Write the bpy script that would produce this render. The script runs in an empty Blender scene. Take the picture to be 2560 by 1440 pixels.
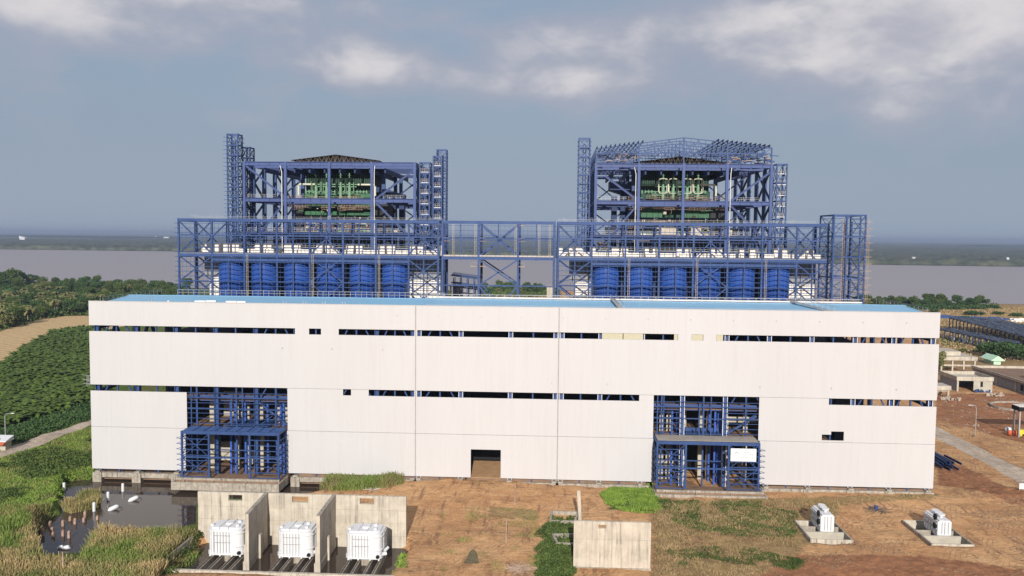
import bpy, math, random
import numpy as np
from mathutils import Vector, Matrix
random.seed(7); RNG = np.random.default_rng(7)
scene = bpy.context.scene
COL = scene.collection
# ------------------------------------------------------------------ camera
CAM = np.array([114.6335, -197.2012, 59.6101]); YAW, PITCH, ROLL, FPX = 0.0490, -0.0625, 0.0097, 2050.3
def cam_axes():
    cy, sy, cp, sp = math.cos(YAW), math.sin(YAW), math.cos(PITCH), math.sin(PITCH)
    f = np.array([-sy*cp, cy*cp, sp]); r = np.array([cy, sy, 0.]); u = np.cross(r, f)
    cr, sr = math.cos(ROLL), math.sin(ROLL)
    return cr*r+sr*u, -sr*r+cr*u, f
RGT, UPV, FWD = cam_axes()
cd = bpy.data.cameras.new('camera'); cam = bpy.data.objects.new('camera', cd); COL.objects.link(cam)
cd.sensor_width = 36; cd.lens = 36*FPX/2560; cd.clip_start = 1; cd.clip_end = 90000
M = Matrix.Identity(4)
for i in range(3):
    M[i][0] = RGT[i]; M[i][1] = UPV[i]; M[i][2] = -FWD[i]; M[i][3] = CAM[i]
cam.matrix_world = M; scene.camera = cam
# survey helpers: a measured sight line cut with a vertical plane y=const or a level plane z=const
def ray(px, py): return FWD*FPX + RGT*(px-1280) + UPV*(720-py)
def SY(px, py, y):
    d = ray(px, py); t = (y-CAM[1])/d[1]; return CAM+d*t
def SZ(px, py, z=-0.8):
    d = ray(px, py); t = (z-CAM[2])/d[2]; return CAM+d*t
def X(px, y, py=600): return float(SY(px, py, y)[0])
def H(py, y, px=1000): return float(SY(px, py, y)[2])
# ------------------------------------------------------------------ light
sd = ray(1297, 1470); sd = sd/np.linalg.norm(sd)              # travel direction of the sunlight
sun = bpy.data.lights.new('sun', 'SUN'); sun.energy = 4.0; sun.angle = math.radians(0.5); sun.color = (1, 0.95, 0.885)
so = bpy.data.objects.new('sun', sun); COL.objects.link(so)
so.rotation_euler = Vector(sd).to_track_quat('-Z', 'Y').to_euler(); so.location = (0, -150, 120)
scene.view_settings.view_transform = 'Standard'; scene.view_settings.look = 'None'
scene.view_settings.exposure = 0.42; scene.view_settings.gamma = 1
scene.cycles.volume_bounces = 0; scene.cycles.max_bounces = 5
W = bpy.data.worlds.new('World'); scene.world = W; W.use_nodes = True
nt = W.node_tree; N = nt.nodes; L = nt.links
bg = N['Background']; bg.inputs[1].default_value = 0.1
sky = N.new('ShaderNodeTexSky'); sky.sky_type = 'NISHITA'; sky.sun_disc = False
sky.sun_elevation = math.asin(-sd[2]); sky.sun_rotation = math.atan2(-sd[0], -sd[1])
sky.air_density = 1.5; sky.dust_density = 3
def mth(op, a, b=None, c=None):
    n = N.new('ShaderNodeMath'); n.operation = op
    for i, v in enumerate((a, b, c)):
        if v is None: continue
        if isinstance(v, (int, float)): n.inputs[i].default_value = v
        else: L.new(v, n.inputs[i])
    return n.outputs[0]
def wmix(f, a, b):
    n = N.new('ShaderNodeMix'); n.data_type = 'RGBA'; n.clamp_factor = True
    for s, v in ((0, f), (6, a), (7, b)):
        if isinstance(v, (int, float)): n.inputs[s].default_value = v
        elif isinstance(v, tuple): n.inputs[s].default_value = (*v, 1)
        else: L.new(v, n.inputs[s])
    return n.outputs[2]
tc = N.new('ShaderNodeTexCoord'); sx = N.new('ShaderNodeSeparateXYZ'); L.new(tc.outputs['Generated'], sx.inputs[0])
az = mth('ARCTAN2', sx.outputs[0], sx.outputs[1]); el = mth('ARCSINE', sx.outputs[2])
cv = N.new('ShaderNodeCombineXYZ'); L.new(az, cv.inputs[0]); L.new(mth('MULTIPLY', el, 1.9), cv.inputs[1])
def wnoise(scale, detail, rough, w=0.0, dist=0.0, vec=None):
    n = N.new('ShaderNodeTexNoise'); n.noise_dimensions = '4D'
    n.inputs['Scale'].default_value = scale; n.inputs['Detail'].default_value = detail
    n.inputs['Roughness'].default_value = rough; n.inputs['W'].default_value = w; n.inputs['Distortion'].default_value = dist
    L.new(vec or cv.outputs[0], n.inputs['Vector']); return n.outputs[0]
n_big = wnoise(4.2, 6, 0.5, 1.3, 0.2); n_med = wnoise(12.0, 8, 0.55, 4.1, 0.3); n_soft = wnoise(2.0, 3, 0.5, 8.0)
def azel(px, py):
    d = ray(px, py); d = d/np.linalg.norm(d); return math.atan2(d[0], d[1]), math.asin(d[2])
# cloud banks as ranges of azimuth and elevation
banks = [(430, 10, 420, 110, 0.9), (1500, 90, 230, 90, 0.85), (1330, 190, 280, 80, .3), (905, 165, 190, 60, 0.8), (1130, 130, 240, 90, 0.35), (2020, 70, 300, 140, .95),
         (2420, 30, 330, 120, .95), (2260, 150, 220, 60, 0.5), (1500, 230, 380, 60, 0.5), (2190, 275, 260, 40, 0.45), (640, 305, 170, 30, 0.35), (60, 15, 160, 60, 0.4),
         (1250, 215, 420, 50, 0.3), (970, 20, 250, 50, 0.3), (1300, 390, 150, 22, 0.2), (3600, 0, 900, 260, 1), (-900, 60, 700, 200, 0.8)]
tot = None
for (px, py, w_, h_, a) in banks:
    a0, e0 = azel(px, py); da = mth('DIVIDE', mth('SUBTRACT', az, a0), w_/FPX); de = mth('DIVIDE', mth('SUBTRACT', el, e0), h_/FPX)
    r2 = mth('ADD', mth('MULTIPLY', da, da), mth('MULTIPLY', de, de))
    g = mth('MULTIPLY', mth('POWER', 2.718, mth('MULTIPLY', r2, -1.1)), a)
    tot = g if tot is None else mth('ADD', tot, g)
dens = mth('ADD', mth('MULTIPLY', tot, 1.0), mth('MULTIPLY', mth('SUBTRACT', n_med, 0.5), 1.5))
dens = mth('ADD', dens, mth('MULTIPLY', mth('SUBTRACT', n_big, 0.5), 1.8))
def smooth(v, a, b):
    n = N.new('ShaderNodeMapRange'); n.interpolation_type = 'SMOOTHSTEP'; L.new(v, n.inputs[0])
    n.inputs[1].default_value = a; n.inputs[2].default_value = b; return n.outputs[0]
cl = smooth(dens, 0.12, 1.0); core = smooth(dens, 0.66, 1.6)
base = wmix(0.88, sky.outputs[0], (2.0, 2.6, 3.55))
base = wmix(mth('MULTIPLY', smooth(n_soft, 0.35, 0.7), 0.5), base, (2.4, 2.8, 3.6))
low = smooth(el, 0.13, 0.0)
base = wmix(mth('MULTIPLY', low, 0.75), base, (2.65, 3.15, 3.85))
c1 = wmix(mth('MULTIPLY', cl, 0.7), base, (3.05, 3.1, 3.7))
c2 = wmix(mth('MULTIPLY', core, 0.9), c1, wmix(smooth(mth('ADD', n_med, mth('MULTIPLY', n_big, 0.8)), 0.66, 1.08), (3.4, 3.45, 4.0), (5.5, 5.3, 5.35)))
high = smooth(el, 0.36, 0.75)                                 # unseen overhead sky, brightened to add light on the ground
c3 = wmix(mth('MULTIPLY', high, 0.9), c2, (3.4, 3.6, 4.3))
L.new(c3, bg.inputs[0])
# ------------------------------------------------------------------ materials
def new_mat(name):
    m = bpy.data.materials.new(name); m.use_nodes = True; return m, m.node_tree.nodes, m.node_tree.links
def surf(name, col, col2=None, scale=1.0, rough=0.6, metal=0.0, streak=0.0, streak_col=(0.2, 0.17, 0.14), bump=0.0, bscale=8.0, rnd=0.0, spec=0.3, coord='Object', stretch=(1, 1, 1), ribs=None):
    """worn procedural surface: two tones by noise, optional vertical dirt streaks, ribs and bump"""
    m, n, l = new_mat(name); b = n['Principled BSDF']
    b.inputs['Roughness'].default_value = rough; b.inputs['Metallic'].default_value = metal
    b.inputs['Specular IOR Level'].default_value = spec
    t = n.new('ShaderNodeTexCoord'); mp = n.new('ShaderNodeMapping'); mp.inputs['Scale'].default_value = stretch
    l.new(t.outputs[coord], mp.inputs[0]); vec = mp.outputs[0]
    def noise(s, d=6, v=vec, r=0.6):
        q = n.new('ShaderNodeTexNoise'); q.inputs['Scale'].default_value = s; q.inputs['Detail'].default_value = d; q.inputs['Roughness'].default_value = r
        l.new(v, q.inputs['Vector']); return q.outputs[0]
    def rng(v, a, c, lo=0, hi=1):
        q = n.new('ShaderNodeMapRange'); l.new(v, q.inputs[0]); q.inputs[1].default_value = a; q.inputs[2].default_value = c
        q.inputs[3].default_value = lo; q.inputs[4].default_value = hi; return q.outputs[0]
    def mix(f, a, c, bt='MIX'):
        q = n.new('ShaderNodeMix'); q.data_type = 'RGBA'; q.blend_type = bt
        for s, v in ((0, f), (6, a), (7, c)):
            if isinstance(v, (int, float)): q.inputs[s].default_value = v
            elif isinstance(v, tuple): q.inputs[s].default_value = (*v, 1)
            else: l.new(v, q.inputs[s])
        return q.outputs[2]
    col2 = col2 or tuple(c*0.8 for c in col)
    out = mix(rng(noise(scale), 0.35, 0.65), col, col2)
    if streak:
        m2 = n.new('ShaderNodeMapping'); m2.inputs['Scale'].default_value = (1, 1, 0.05); l.new(t.outputs[coord], m2.inputs[0])
        s1 = noise(1.6, 8, m2.outputs[0], 0.7); s2 = noise(0.25, 3)
        mm = n.new('ShaderNodeMath'); mm.operation = 'MULTIPLY'; l.new(rng(s1, 0.47, 0.68), mm.inputs[0]); l.new(rng(s2, 0.35, 0.65, 0.2, streak), mm.inputs[1])
        out = mix(mm.outputs[0], out, streak_col)
    if rnd:
        oi = n.new('ShaderNodeObjectInfo'); out = mix(rng(oi.outputs['Random'], 0, 1, 0, rnd), out, tuple(c*0.35 for c in col))
    l.new(out, b.inputs['Base Color'])
    h = None
    if ribs:
        sp = n.new('ShaderNodeSeparateXYZ'); l.new(t.outputs[coord], sp.inputs[0])
        w = n.new('ShaderNodeMath'); w.operation = 'MULTIPLY'; l.new(sp.outputs[ribs[0]], w.inputs[0]); w.inputs[1].default_value = 6.283/ribs[1]
        s = n.new('ShaderNodeMath'); s.operation = 'SINE'; l.new(w.outputs[0], s.inputs[0]); h = s.outputs[0]; bump = ribs[2]
    elif bump: h = noise(bscale, 8)
    if h is not None:
        bp = n.new('ShaderNodeBump'); bp.inputs['Strength'].default_value = 0.6; bp.inputs['Distance'].default_value = bump
        l.new(h, bp.inputs['Height']); l.new(bp.outputs[0], b.inputs['Normal'])
    return m
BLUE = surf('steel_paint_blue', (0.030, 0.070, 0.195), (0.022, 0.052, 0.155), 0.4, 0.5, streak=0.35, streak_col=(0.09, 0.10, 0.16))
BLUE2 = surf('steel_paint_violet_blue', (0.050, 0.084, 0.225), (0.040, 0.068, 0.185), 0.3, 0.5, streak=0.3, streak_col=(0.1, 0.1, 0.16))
NAVY = surf('navy_steel_and_shaded_blue', (0.02, 0.04, 0.12), None, 0.3, 0.6)  # navy steel; also puts shade into the colour of rear blue members
SILO = surf('silo_paint', (0.018, 0.081, 0.360), (0.023, 0.068, 0.288), 0.5, 0.45, streak=0.5, streak_col=(0.04, 0.07, 0.2))
CLAD = surf('white_cladding', (0.502, 0.49, 0.49), (0.486, 0.473, 0.472), 0.05, 0.5, streak=0.12, streak_col=(0.38, 0.35, 0.31), stretch=(1, 1, 0.35))
def sheet_panels(m, w=1.0, amt=0.05):
    """each sheet a slightly different tone, with a thin dirty lap line"""
    n, l = m.node_tree.nodes, m.node_tree.links; b = n['Principled BSDF']; src = b.inputs['Base Color'].links[0].from_socket
    t = n.new('ShaderNodeTexCoord'); sp = n.new('ShaderNodeSeparateXYZ'); l.new(t.outputs['Object'], sp.inputs[0])
    def mt(op, a, v=None):
        q = n.new('ShaderNodeMath'); q.operation = op; l.new(a, q.inputs[0])
        if v is not None: q.inputs[1].default_value = v
        return q.outputs[0]
    u = mt('DIVIDE', sp.outputs[0], w); wn = n.new('ShaderNodeTexWhiteNoise'); wn.noise_dimensions = '1D'; l.new(mt('FLOOR', u), wn.inputs['W'])
    ln = mt('GREATER_THAN', mt('FRACT', u), 0.90); ad = n.new('ShaderNodeMath'); ad.operation = 'ADD'; l.new(mt('MULTIPLY', wn.outputs['Value'], amt), ad.inputs[0]); l.new(mt('MULTIPLY', ln, amt*1.1), ad.inputs[1])
    q = n.new('ShaderNodeMix'); q.data_type = 'RGBA'; l.new(ad.outputs[0], q.inputs[0]); l.new(src, q.inputs[6]); q.inputs[7].default_value = (.22, .20, .18, 1); l.new(q.outputs[2], b.inputs['Base Color'])
sheet_panels(CLAD, 1.0, 0.022)
LOUV = surf('beige_louvre', (0.50, 0.47, 0.34), (0.45, 0.42, 0.30), 2, 0.6, ribs=(0, 0.35, 0.05))
ROOF = surf('light_blue_roof_sheet', (0.22, 0.43, 0.60), (0.22, 0.40, 0.56), 0.08, 0.5, streak=0.0, ribs=(0, 1.0, 0.03))
CONC = surf('weathered_concrete', (0.54, 0.48, 0.39), (0.42, 0.37, 0.30), 0.45, 0.85, streak=1.0, streak_col=(0.16, 0.14, 0.12), bump=0.03, bscale=3)
CONCD = surf('dirty_concrete', (0.42, 0.37, 0.30), (0.26, 0.23, 0.19), 1.2, 0.9, streak=1.0, streak_col=(0.07, 0.06, 0.05), bump=0.04, bscale=3)
CONCB = surf('grey_block_wall', (0.30, 0.30, 0.30), (0.23, 0.23, 0.24), 0.8, 0.9, streak=0.4, bump=0.03)
SLAB = surf('brown_dusty_slab', (0.26, 0.16, 0.10), (0.17, 0.11, 0.075), 0.4, 0.9)
PALEC = surf('pale_interior_concrete', (0.46, 0.42, 0.34), (0.36, 0.33, 0.27), 0.6, 0.8)
DARK = surf('dark_sheeting_and_shade', (0.035, 0.037, 0.042), None, 0.5, 0.8)  # dark sheeting; also painted shade at the hall rear and boiler floors
BLK = surf('black_parts_and_shade', (0.012, 0.013, 0.014), None, 1, 0.9)  # black parts; the sheets inside the hall use it as painted shade
WHITE = surf('white_paint', (0.66, 0.67, 0.68), (0.60, 0.60, 0.61), 0.8, 0.35, streak=0.25, streak_col=(0.42, 0.40, 0.38))
WBOX = surf('white_panel', (0.82, 0.77, 0.70), (0.72, 0.67, 0.60), 1.0, 0.5, streak=0.3)
GALV = surf('galvanised_steel', (0.42, 0.42, 0.42), None, 1, 0.5, metal=0.3)
WPIPE = surf('white_pipe', (0.75, 0.74, 0.72), None, 1, 0.4)
GREEN = surf('boiler_green', (0.035, 0.135, 0.06), (0.025, 0.10, 0.045), 0.6, 0.5, streak=0.6, streak_col=(0.03, 0.07, 0.04))
GREEND = surf('boiler_dark_green', (0.010, 0.06, 0.03), (0.008, 0.045, 0.024), 0.6, 0.6, streak=0.5, streak_col=(0.02, 0.03, 0.02))
LGREEN = surf('pale_green_primer', (0.18, 0.32, 0.20), (0.13, 0.24, 0.15), 1.0, 0.5)
CREAM = surf('cream_pipe', (0.62, 0.62, 0.48), None, 1.0, 0.5)
INSUL = surf('bare_insulation', (0.50, 0.42, 0.33), (0.36, 0.31, 0.25), 0.8, 0.8)
RUST = surf('rusty_scaffold', (0.30, 0.19, 0.13), (0.42, 0.33, 0.26), 0.9, 0.8)
RAIL = surf('worn_rail', (0.25, 0.22, 0.20), (0.16, 0.11, 0.08), 1.5, 0.5, metal=0.4)
BARK = surf('bark', (0.16, 0.12, 0.09), None, 2, 0.9)
STRAWT = surf('palm_bark', (0.30, 0.26, 0.20), None, 2, 0.9)
ORANGE = surf('orange_paint', (0.55, 0.12, 0.05), None, 1, 0.5)
YELLOW = surf('yellow_paint', (0.65, 0.55, 0.05), None, 1, 0.5)
MINT = surf('mint_wall', (0.5, 0.72, 0.52), None, 1, 0.7)
RROOF = surf('grey_blue_stock', (0.045, 0.065, 0.11), (0.09, 0.10, 0.13), 0.3, 0.6)
def leafm(name, a, b, sc=0.5, rnd=0.45):
    m = surf(name, a, b, sc, 0.6, rnd=rnd, spec=0.15)
    bs = m.node_tree.nodes['Principled BSDF']; bs.inputs['Subsurface Weight'].default_value = 0
    return m
LEAF = leafm('leaf_mid_green', (0.115, 0.16, 0.04), (0.045, 0.075, 0.02), 0.35)
LEAF2 = leafm('leaf_dark_green', (0.065, 0.12, 0.035), (0.04, 0.08, 0.026), 0.35)
LEAF3 = leafm('leaf_olive', (0.20, 0.20, 0.07), (0.13, 0.145, 0.05), 0.35)
BAN = leafm('banana_leaf', (0.125, 0.18, 0.03), (0.035, 0.07, 0.014), 0.9, 0.55)
PALM = leafm('palm_frond', (0.24, 0.22, 0.085), (0.14, 0.15, 0.05), 0.9, 0.4)
GRASS = leafm('fresh_grass', (0.24, 0.34, 0.055), (0.12, 0.20, 0.035), 0.25, 0.0)
GRASS2 = leafm('rough_grass', (0.40, 0.285, 0.15), (0.25, 0.19, 0.085), 0.3, 0.0)
REED = leafm('dry_reed', (0.42, 0.31, 0.15), (0.17, 0.19, 0.06), 0.16, 0.0)
WEED = leafm('mixed_weed', (0.16, 0.235, 0.05), (0.24, 0.19, 0.09), 0.11, 0.0)
FOREST = leafm('far_forest_leaf', (0.10, 0.105, 0.07), (0.03, 0.04, 0.03), 0.035, 0.0)
def water(name, col, rough, bump, scale, stretch=(1, 1, 1)):
    m, n, l = new_mat(name); b = n['Principled BSDF']; b.inputs['Base Color'].default_value = (*col, 1); b.inputs['Roughness'].default_value = rough
    b.inputs['IOR'].default_value = 1.33
    t = n.new('ShaderNodeTexCoord'); mp = n.new('ShaderNodeMapping'); mp.inputs['Scale'].default_value = stretch; l.new(t.outputs['Object'], mp.inputs[0])
    q = n.new('ShaderNodeTexNoise'); q.inputs['Scale'].default_value = scale; q.inputs['Detail'].default_value = 5; l.new(mp.outputs[0], q.inputs['Vector'])
    bp = n.new('ShaderNodeBump'); bp.inputs['Distance'].default_value = bump; bp.inputs['Strength'].default_value = 0.5; l.new(q.outputs[0], bp.inputs['Height']); l.new(bp.outputs[0], b.inputs['Normal'])
    return m
RIVER = water('muddy_river_water', (0.285, 0.255, 0.258), 0.5, 0.5, 0.05, (1, 0.4, 1))
POND = water('still_pond_water', (0.05, 0.036, 0.028), 0.04, 0.012, 1.2)
# ------------------------------------------------------------------ mesh builder
class MB:
    def __init__(s): s.v = []; s.f = []
    def hexa(s, p):
        o = len(s.v); s.v += [tuple(map(float, q)) for q in p]
        s.f += [tuple(o+i for i in q) for q in ((0, 3, 2, 1), (4, 5, 6, 7), (0, 1, 5, 4), (1, 2, 6, 5), (2, 3, 7, 6), (3, 0, 4, 7))]
        return s
    def box(s, x0, x1, y0, y1, z0, z1):
        return s.hexa([(x0, y0, z0), (x1, y0, z0), (x1, y1, z0), (x0, y1, z0), (x0, y0, z1), (x1, y0, z1), (x1, y1, z1), (x0, y1, z1)])
    def beam(s, a, b, w, h=None):
        a = Vector([float(c) for c in a]); b = Vector([float(c) for c in b]); h = h or w; d = b-a
        if d.length < 1e-4: return s
        d.normalize(); up = Vector((0, 0, 1)) if abs(d.z) < 0.95 else Vector((0, 1, 0))
        r = d.cross(up).normalized(); u = r.cross(d); r = r*w/2; u = u*h/2
        return s.hexa([a-r-u, a+r-u, a+r+u, a-r+u, b-r-u, b+r-u, b+r+u, b-r+u])
    def ibeam(s, a, b, w, h, t=None):
        """rolled section: two flanges and a web"""
        a = Vector([float(c) for c in a]); b = Vector([float(c) for c in b]); d = (b-a)
        if d.length < 1e-4: return s
        d.normalize(); up = Vector((0, 0, 1)) if abs(d.z) < 0.95 else Vector((0, 1, 0))
        r = d.cross(up).normalized(); u = r.cross(d); t = t or h*0.12
        s.beam(a+u*(h/2-t/2), b+u*(h/2-t/2), w, t); s.beam(a-u*(h/2-t/2), b-u*(h/2-t/2), w, t); s.beam(a, b, w*0.15, h-2*t)
        return s
    def tube(s, pts, r, n=8, cap=True):
        pts = [Vector([float(c) for c in p]) for p in pts]; o = len(s.v); rr = r if isinstance(r, (list, tuple)) else [r]*len(pts)
        for i, p in enumerate(pts):
            d = (pts[min(i+1, len(pts)-1)]-pts[max(i-1, 0)]).normalized()
            up = Vector((0, 0, 1)) if abs(d.z) < 0.9 else Vector((0, 1, 0)); a = d.cross(up).normalized(); b = a.cross(d)
            for k in range(n):
                t = 2*math.pi*k/n; q = p+a*(rr[i]*math.cos(t))+b*(rr[i]*math.sin(t)); s.v.append(tuple(q))
        for i in range(len(pts)-1):
            for k in range(n):
                k2 = (k+1) % n; s.f.append((o+i*n+k, o+i*n+k2, o+(i+1)*n+k2, o+(i+1)*n+k))
        if cap: s.f.append(tuple(o+k for k in range(n))[::-1]); s.f.append(tuple(o+(len(pts)-1)*n+k for k in range(n)))
        return s
    def lathe(s, cx, cy, prof, n=32):
        o = len(s.v)
        for (r, z) in prof:
            for k in range(n):
                t = 2*math.pi*k/n; s.v.append((cx+r*math.cos(t), cy+r*math.sin(t), z))
        for i in range(len(prof)-1):
            for k in range(n):
                k2 = (k+1) % n; s.f.append((o+i*n+k, o+i*n+k2, o+(i+1)*n+k2, o+(i+1)*n+k))
        return s
    def prism(s, pts, z0, z1):
        """vertical extrusion of a plan outline; z1 may be a list giving a top height per corner"""
        n = len(pts); o = len(s.v); zt = z1 if isinstance(z1, (list, tuple)) else [z1]*n
        s.v += [(p[0], p[1], z0) for p in pts]+[(p[0], p[1], z) for p, z in zip(pts, zt)]
        s.f += [(o+i, o+(i+1) % n, o+n+(i+1) % n, o+n+i) for i in range(n)]
        s.f += [tuple(o+i for i in range(n))[::-1], tuple(o+n+i for i in range(n))]
        return s
    def face(s, *p):
        o = len(s.v); s.v += [tuple(map(float, q)) for q in p]; s.f.append(tuple(range(o, o+len(p)))); return s
    def build(s, name, mat, parent=None, smooth=False, label=None, kind=None):
        first = None
        for v, f in (s.pieces() if parent is not None else [(s.v, s.f)]):
            me = bpy.data.meshes.new(name); me.from_pydata(v, [], f); o = link(name, me, mat, parent, smooth, label, kind); first = first or o
        return first
    def pieces(s):
        """far-apart bodies become parts of their own"""
        V = np.array(s.v); n = len(V); par = list(range(n))
        def root(a):
            while par[a] != a: par[a] = par[par[a]]; a = par[a]
            return a
        for f in s.f:
            a = root(f[0])
            for q in f[1:]: par[root(q)] = a
        rt = np.array([root(i) for i in range(n)]); ids, isl = np.unique(rt, return_inverse=True); k = len(ids)
        if k == 1 or k > 700: return [(s.v, s.f)]
        lo = np.full((k, 3), np.inf); hi = -lo; np.minimum.at(lo, isl, V); np.maximum.at(hi, isl, V); sz = (hi-lo).max(1)
        gap = np.maximum(0, np.maximum(lo[:, None]-hi[None], lo[None]-hi[:, None])); near = np.sqrt((gap**2).sum(2)) <= np.maximum(.02, .5*np.maximum(sz[:, None], sz[None]))
        lab = -np.ones(k, int); c = 0
        for i in range(k):
            if lab[i] >= 0: continue
            st = [i]; lab[i] = c
            while st:
                for j in np.nonzero(near[st.pop()] & (lab < 0))[0]: lab[j] = c; st.append(j)
            c += 1
        if c == 1 or c > 60: return [(s.v, s.f)]
        out = []
        for g in range(c):
            m_ = lab[isl] == g; idx = np.cumsum(m_)-1; out.append(([s.v[i] for i in np.nonzero(m_)[0]], [tuple(int(idx[q]) for q in f) for f in s.f if m_[f[0]]]))
        return out
def link(name, me, mat, parent=None, smooth=False, label=None, kind=None):
    if mat: me.materials.append(mat)
    if smooth: me.polygons.foreach_set('use_smooth', [True]*len(me.polygons))
    o = bpy.data.objects.new(name, me); COL.objects.link(o)
    if parent is not None:
        o.parent = parent; o.matrix_parent_inverse = Matrix.Translation(parent.location).inverted() if parent.rotation_euler.z == 0 else parent_inv(parent)
    if label: o['label'] = label
    if kind: o['kind'] = kind
    return o
def parent_inv(p): return (Matrix.Translation(p.location) @ p.rotation_euler.to_matrix().to_4x4()).inverted()
def thing(name, label, cat, loc=(0, 0, 0), group=None):
    o = bpy.data.objects.new(name, None); COL.objects.link(o); o.location = [float(c) for c in loc]; o.empty_display_size = 0.5
    o['label'] = label; o['category'] = cat
    if group: o['group'] = group
    return o
def tag(o, label, cat, group=None):
    o['label'] = label; o['category'] = cat
    if group: o['group'] = group
    return o
def copy_tree(o, parent=None):
    c = o.copy(); COL.objects.link(c); c.parent = parent
    if parent is not None: c.matrix_parent_inverse = o.matrix_parent_inverse.copy()
    for ch in o.children: copy_tree(ch, c)
    return c
def mesh_np(name, V, F, nv):
    """fast mesh from arrays; every face has nv corners"""
    me = bpy.data.meshes.new(name); V = np.asarray(V, np.float32); F = np.asarray(F, np.int32)
    me.vertices.add(len(V)); me.vertices.foreach_set('co', V.ravel()); me.loops.add(F.size); me.loops.foreach_set('vertex_index', F.ravel())
    me.polygons.add(len(F)); me.polygons.foreach_set('loop_start', np.arange(0, F.size, nv, dtype=np.int32)); me.update(calc_edges=True); me.validate(); return me
def ordn(i): return ['first', 'second', 'third', 'fourth', 'fifth', 'sixth', 'seventh', 'eighth', 'ninth', 'tenth', 'eleventh', 'twelfth'][i]
# ------------------------------------------------------------------ ground
def poly(pxs, z=-0.8): return np.array([SZ(a, b, z)[:2] for a, b in pxs])
def inside(P, poly_):
    x, y = P[:, 0], P[:, 1]; c = np.zeros(len(P), bool); n = len(poly_)
    for i in range(n):
        x1, y1 = poly_[i]; x2, y2 = poly_[(i+1) % n]
        k = ((y1 > y) != (y2 > y)) & (x < (x2-x1)*(y-y1)/(y2-y1+1e-12)+x1); c ^= k
    return c
def vnoise(P, sc, seed=0):
    """smooth value noise on plan coordinates"""
    q = P/sc; i = np.floor(q).astype(np.int64); f = q-i; f = f*f*(3-2*f)
    def h(a, b):
        n = (a*374761393+b*668265263+seed*1442695041) & 0x7fffffff; n = ((n ^ (n >> 13))*1274126177) & 0x7fffffff; return ((n ^ (n >> 16)) & 0xffff)/65535.
    a, b = i[:, 0], i[:, 1]
    return (h(a, b)*(1-f[:, 0])+h(a+1, b)*f[:, 0])*(1-f[:, 1])+(h(a, b+1)*(1-f[:, 0])+h(a+1, b+1)*f[:, 0])*f[:, 1]
POND_P = np.vstack([poly([(158, 1203), (232, 1196)], -2.6), [(2, 3), (2, 24), (24, 26), (52, 24), (53, 6)], poly([(742, 1196), (800, 1203), (822, 1238), (705, 1260), (495, 1262), (495, 1325), (440, 1338), (300, 1340), (250, 1345), (225, 1400), (110, 1400), (88, 1350), (92, 1305), (150, 1285), (148, 1240)], -2.6)])
PIT_P = np.array([(45.5, -38.2), (86.0, -38.2), (87.5, -40), (86.3, -56.2), (43.5, -56.6), (43.8, -41)])
SHORE = [(-6000, 1500), (-1500, 1060), (-560, 800), (-470, 730), (-330, 705), (-100, 720), (60, 740), (200, 730), (330, 690), (453, 640), (560, 625), (640, 610), (800, 560), (2000, 480), (9000, 300)]
FAR = [(9000, 600), (3000, 1680), (1305, 1925), (937, 1950), (500, 2100), (0, 2300), (-700, 2500), (-1198, 2610), (-1845, 2640), (-4000, 2900), (-9000, 3400)]
RIV_P = np.array(SHORE+FAR, float)
def smoothed(mask, P): return mask
def dist_poly(P, poly_):
    d = np.full(len(P), 1e9); n = len(poly_)
    for i in range(n):
        a = poly_[i]; b = poly_[(i+1) % n]; ab = b-a; t = np.clip(((P-a)@ab)/(ab@ab+1e-9), 0, 1); q = a+t[:, None]*ab; d = np.minimum(d, np.hypot(*(P-q).T))
    return d
def ground_z(P):
    P = np.asarray(P, float); z = np.full(len(P), -0.8); near = (np.abs(P[:, 0]-100) < 250) & (P[:, 1] < 330) & (P[:, 1] > -120)
    z += np.where(near, (vnoise(P, 9, 1)-0.5)*0.5+(vnoise(P, 3.1, 2)-0.5)*0.34+(vnoise(P, 1.5, 12)-0.5)*0.16, 0)
    m = np.exp(-(((P[:, 0]-97)/20)**2+((P[:, 1]+4)/12)**2)); z += m*0.9      # sand ramp at the big door
    for (cx, cy, r, h) in ((150, -62, 9, 1.1), (165, -60, 8, 1.3), (185, -64, 12, 1.2), (138, -64, 4, 1.0), (214, -62, 10, 1.0), (228, 0, 12, 0.9), (221, -20, 10, 0.5), (116, -60, 4, 0.8), (109, -50, 3, 0.4)):
        b = np.exp(-(((P[:, 0]-cx)/r)**2+((P[:, 1]-cy)/(r*0.55))**2)); z += b*h*(0.3+1.4*vnoise(P, 2.0, 5))
    for Q, zb in ((POND_P, -4.2), (PIT_P, -3.6)):
        k = near; d = np.zeros(len(P)); ins = np.zeros(len(P), bool)
        ins[k] = inside(P[k], Q); d[k] = dist_poly(P[k], Q)
        w = np.where(ins, np.clip(0.35+d/(2.2 if Q is POND_P else .8), 0, 1), np.where(near, np.clip(0.35-d/(3.0 if Q is POND_P else .8), 0, 1), 0)); z = z*(1-w)+zb*w
    big = P[:, 1] > 400
    if big.any():
        ins = np.zeros(len(P), bool); ins[big] = inside(P[big]+np.stack([np.zeros(big.sum()), (vnoise(P[big], 90, 3)-0.5)*26], 1), RIV_P); z = np.where(ins, -9, z)
    for (x0, x1, y0, y1) in PITS:
        k = (P[:, 0] > x0) & (P[:, 0] < x1) & (P[:, 1] > y0) & (P[:, 1] < y1); z = np.where(k, -2.8, z)
    return z
PITS = [(167.0, 175.6, -33.4, -22.2), (190.4, 198.9, -34.1, -20.2)]
def gz(x, y): return float(ground_z(np.array([[x, y]]))[0])
def axis(segs):
    out = [segs[0][0]]
    for (a, b, st) in segs: out += list(np.linspace(a, b, max(2, int(round((b-a)/st))+1))[1:])
    return np.array(out)
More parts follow.
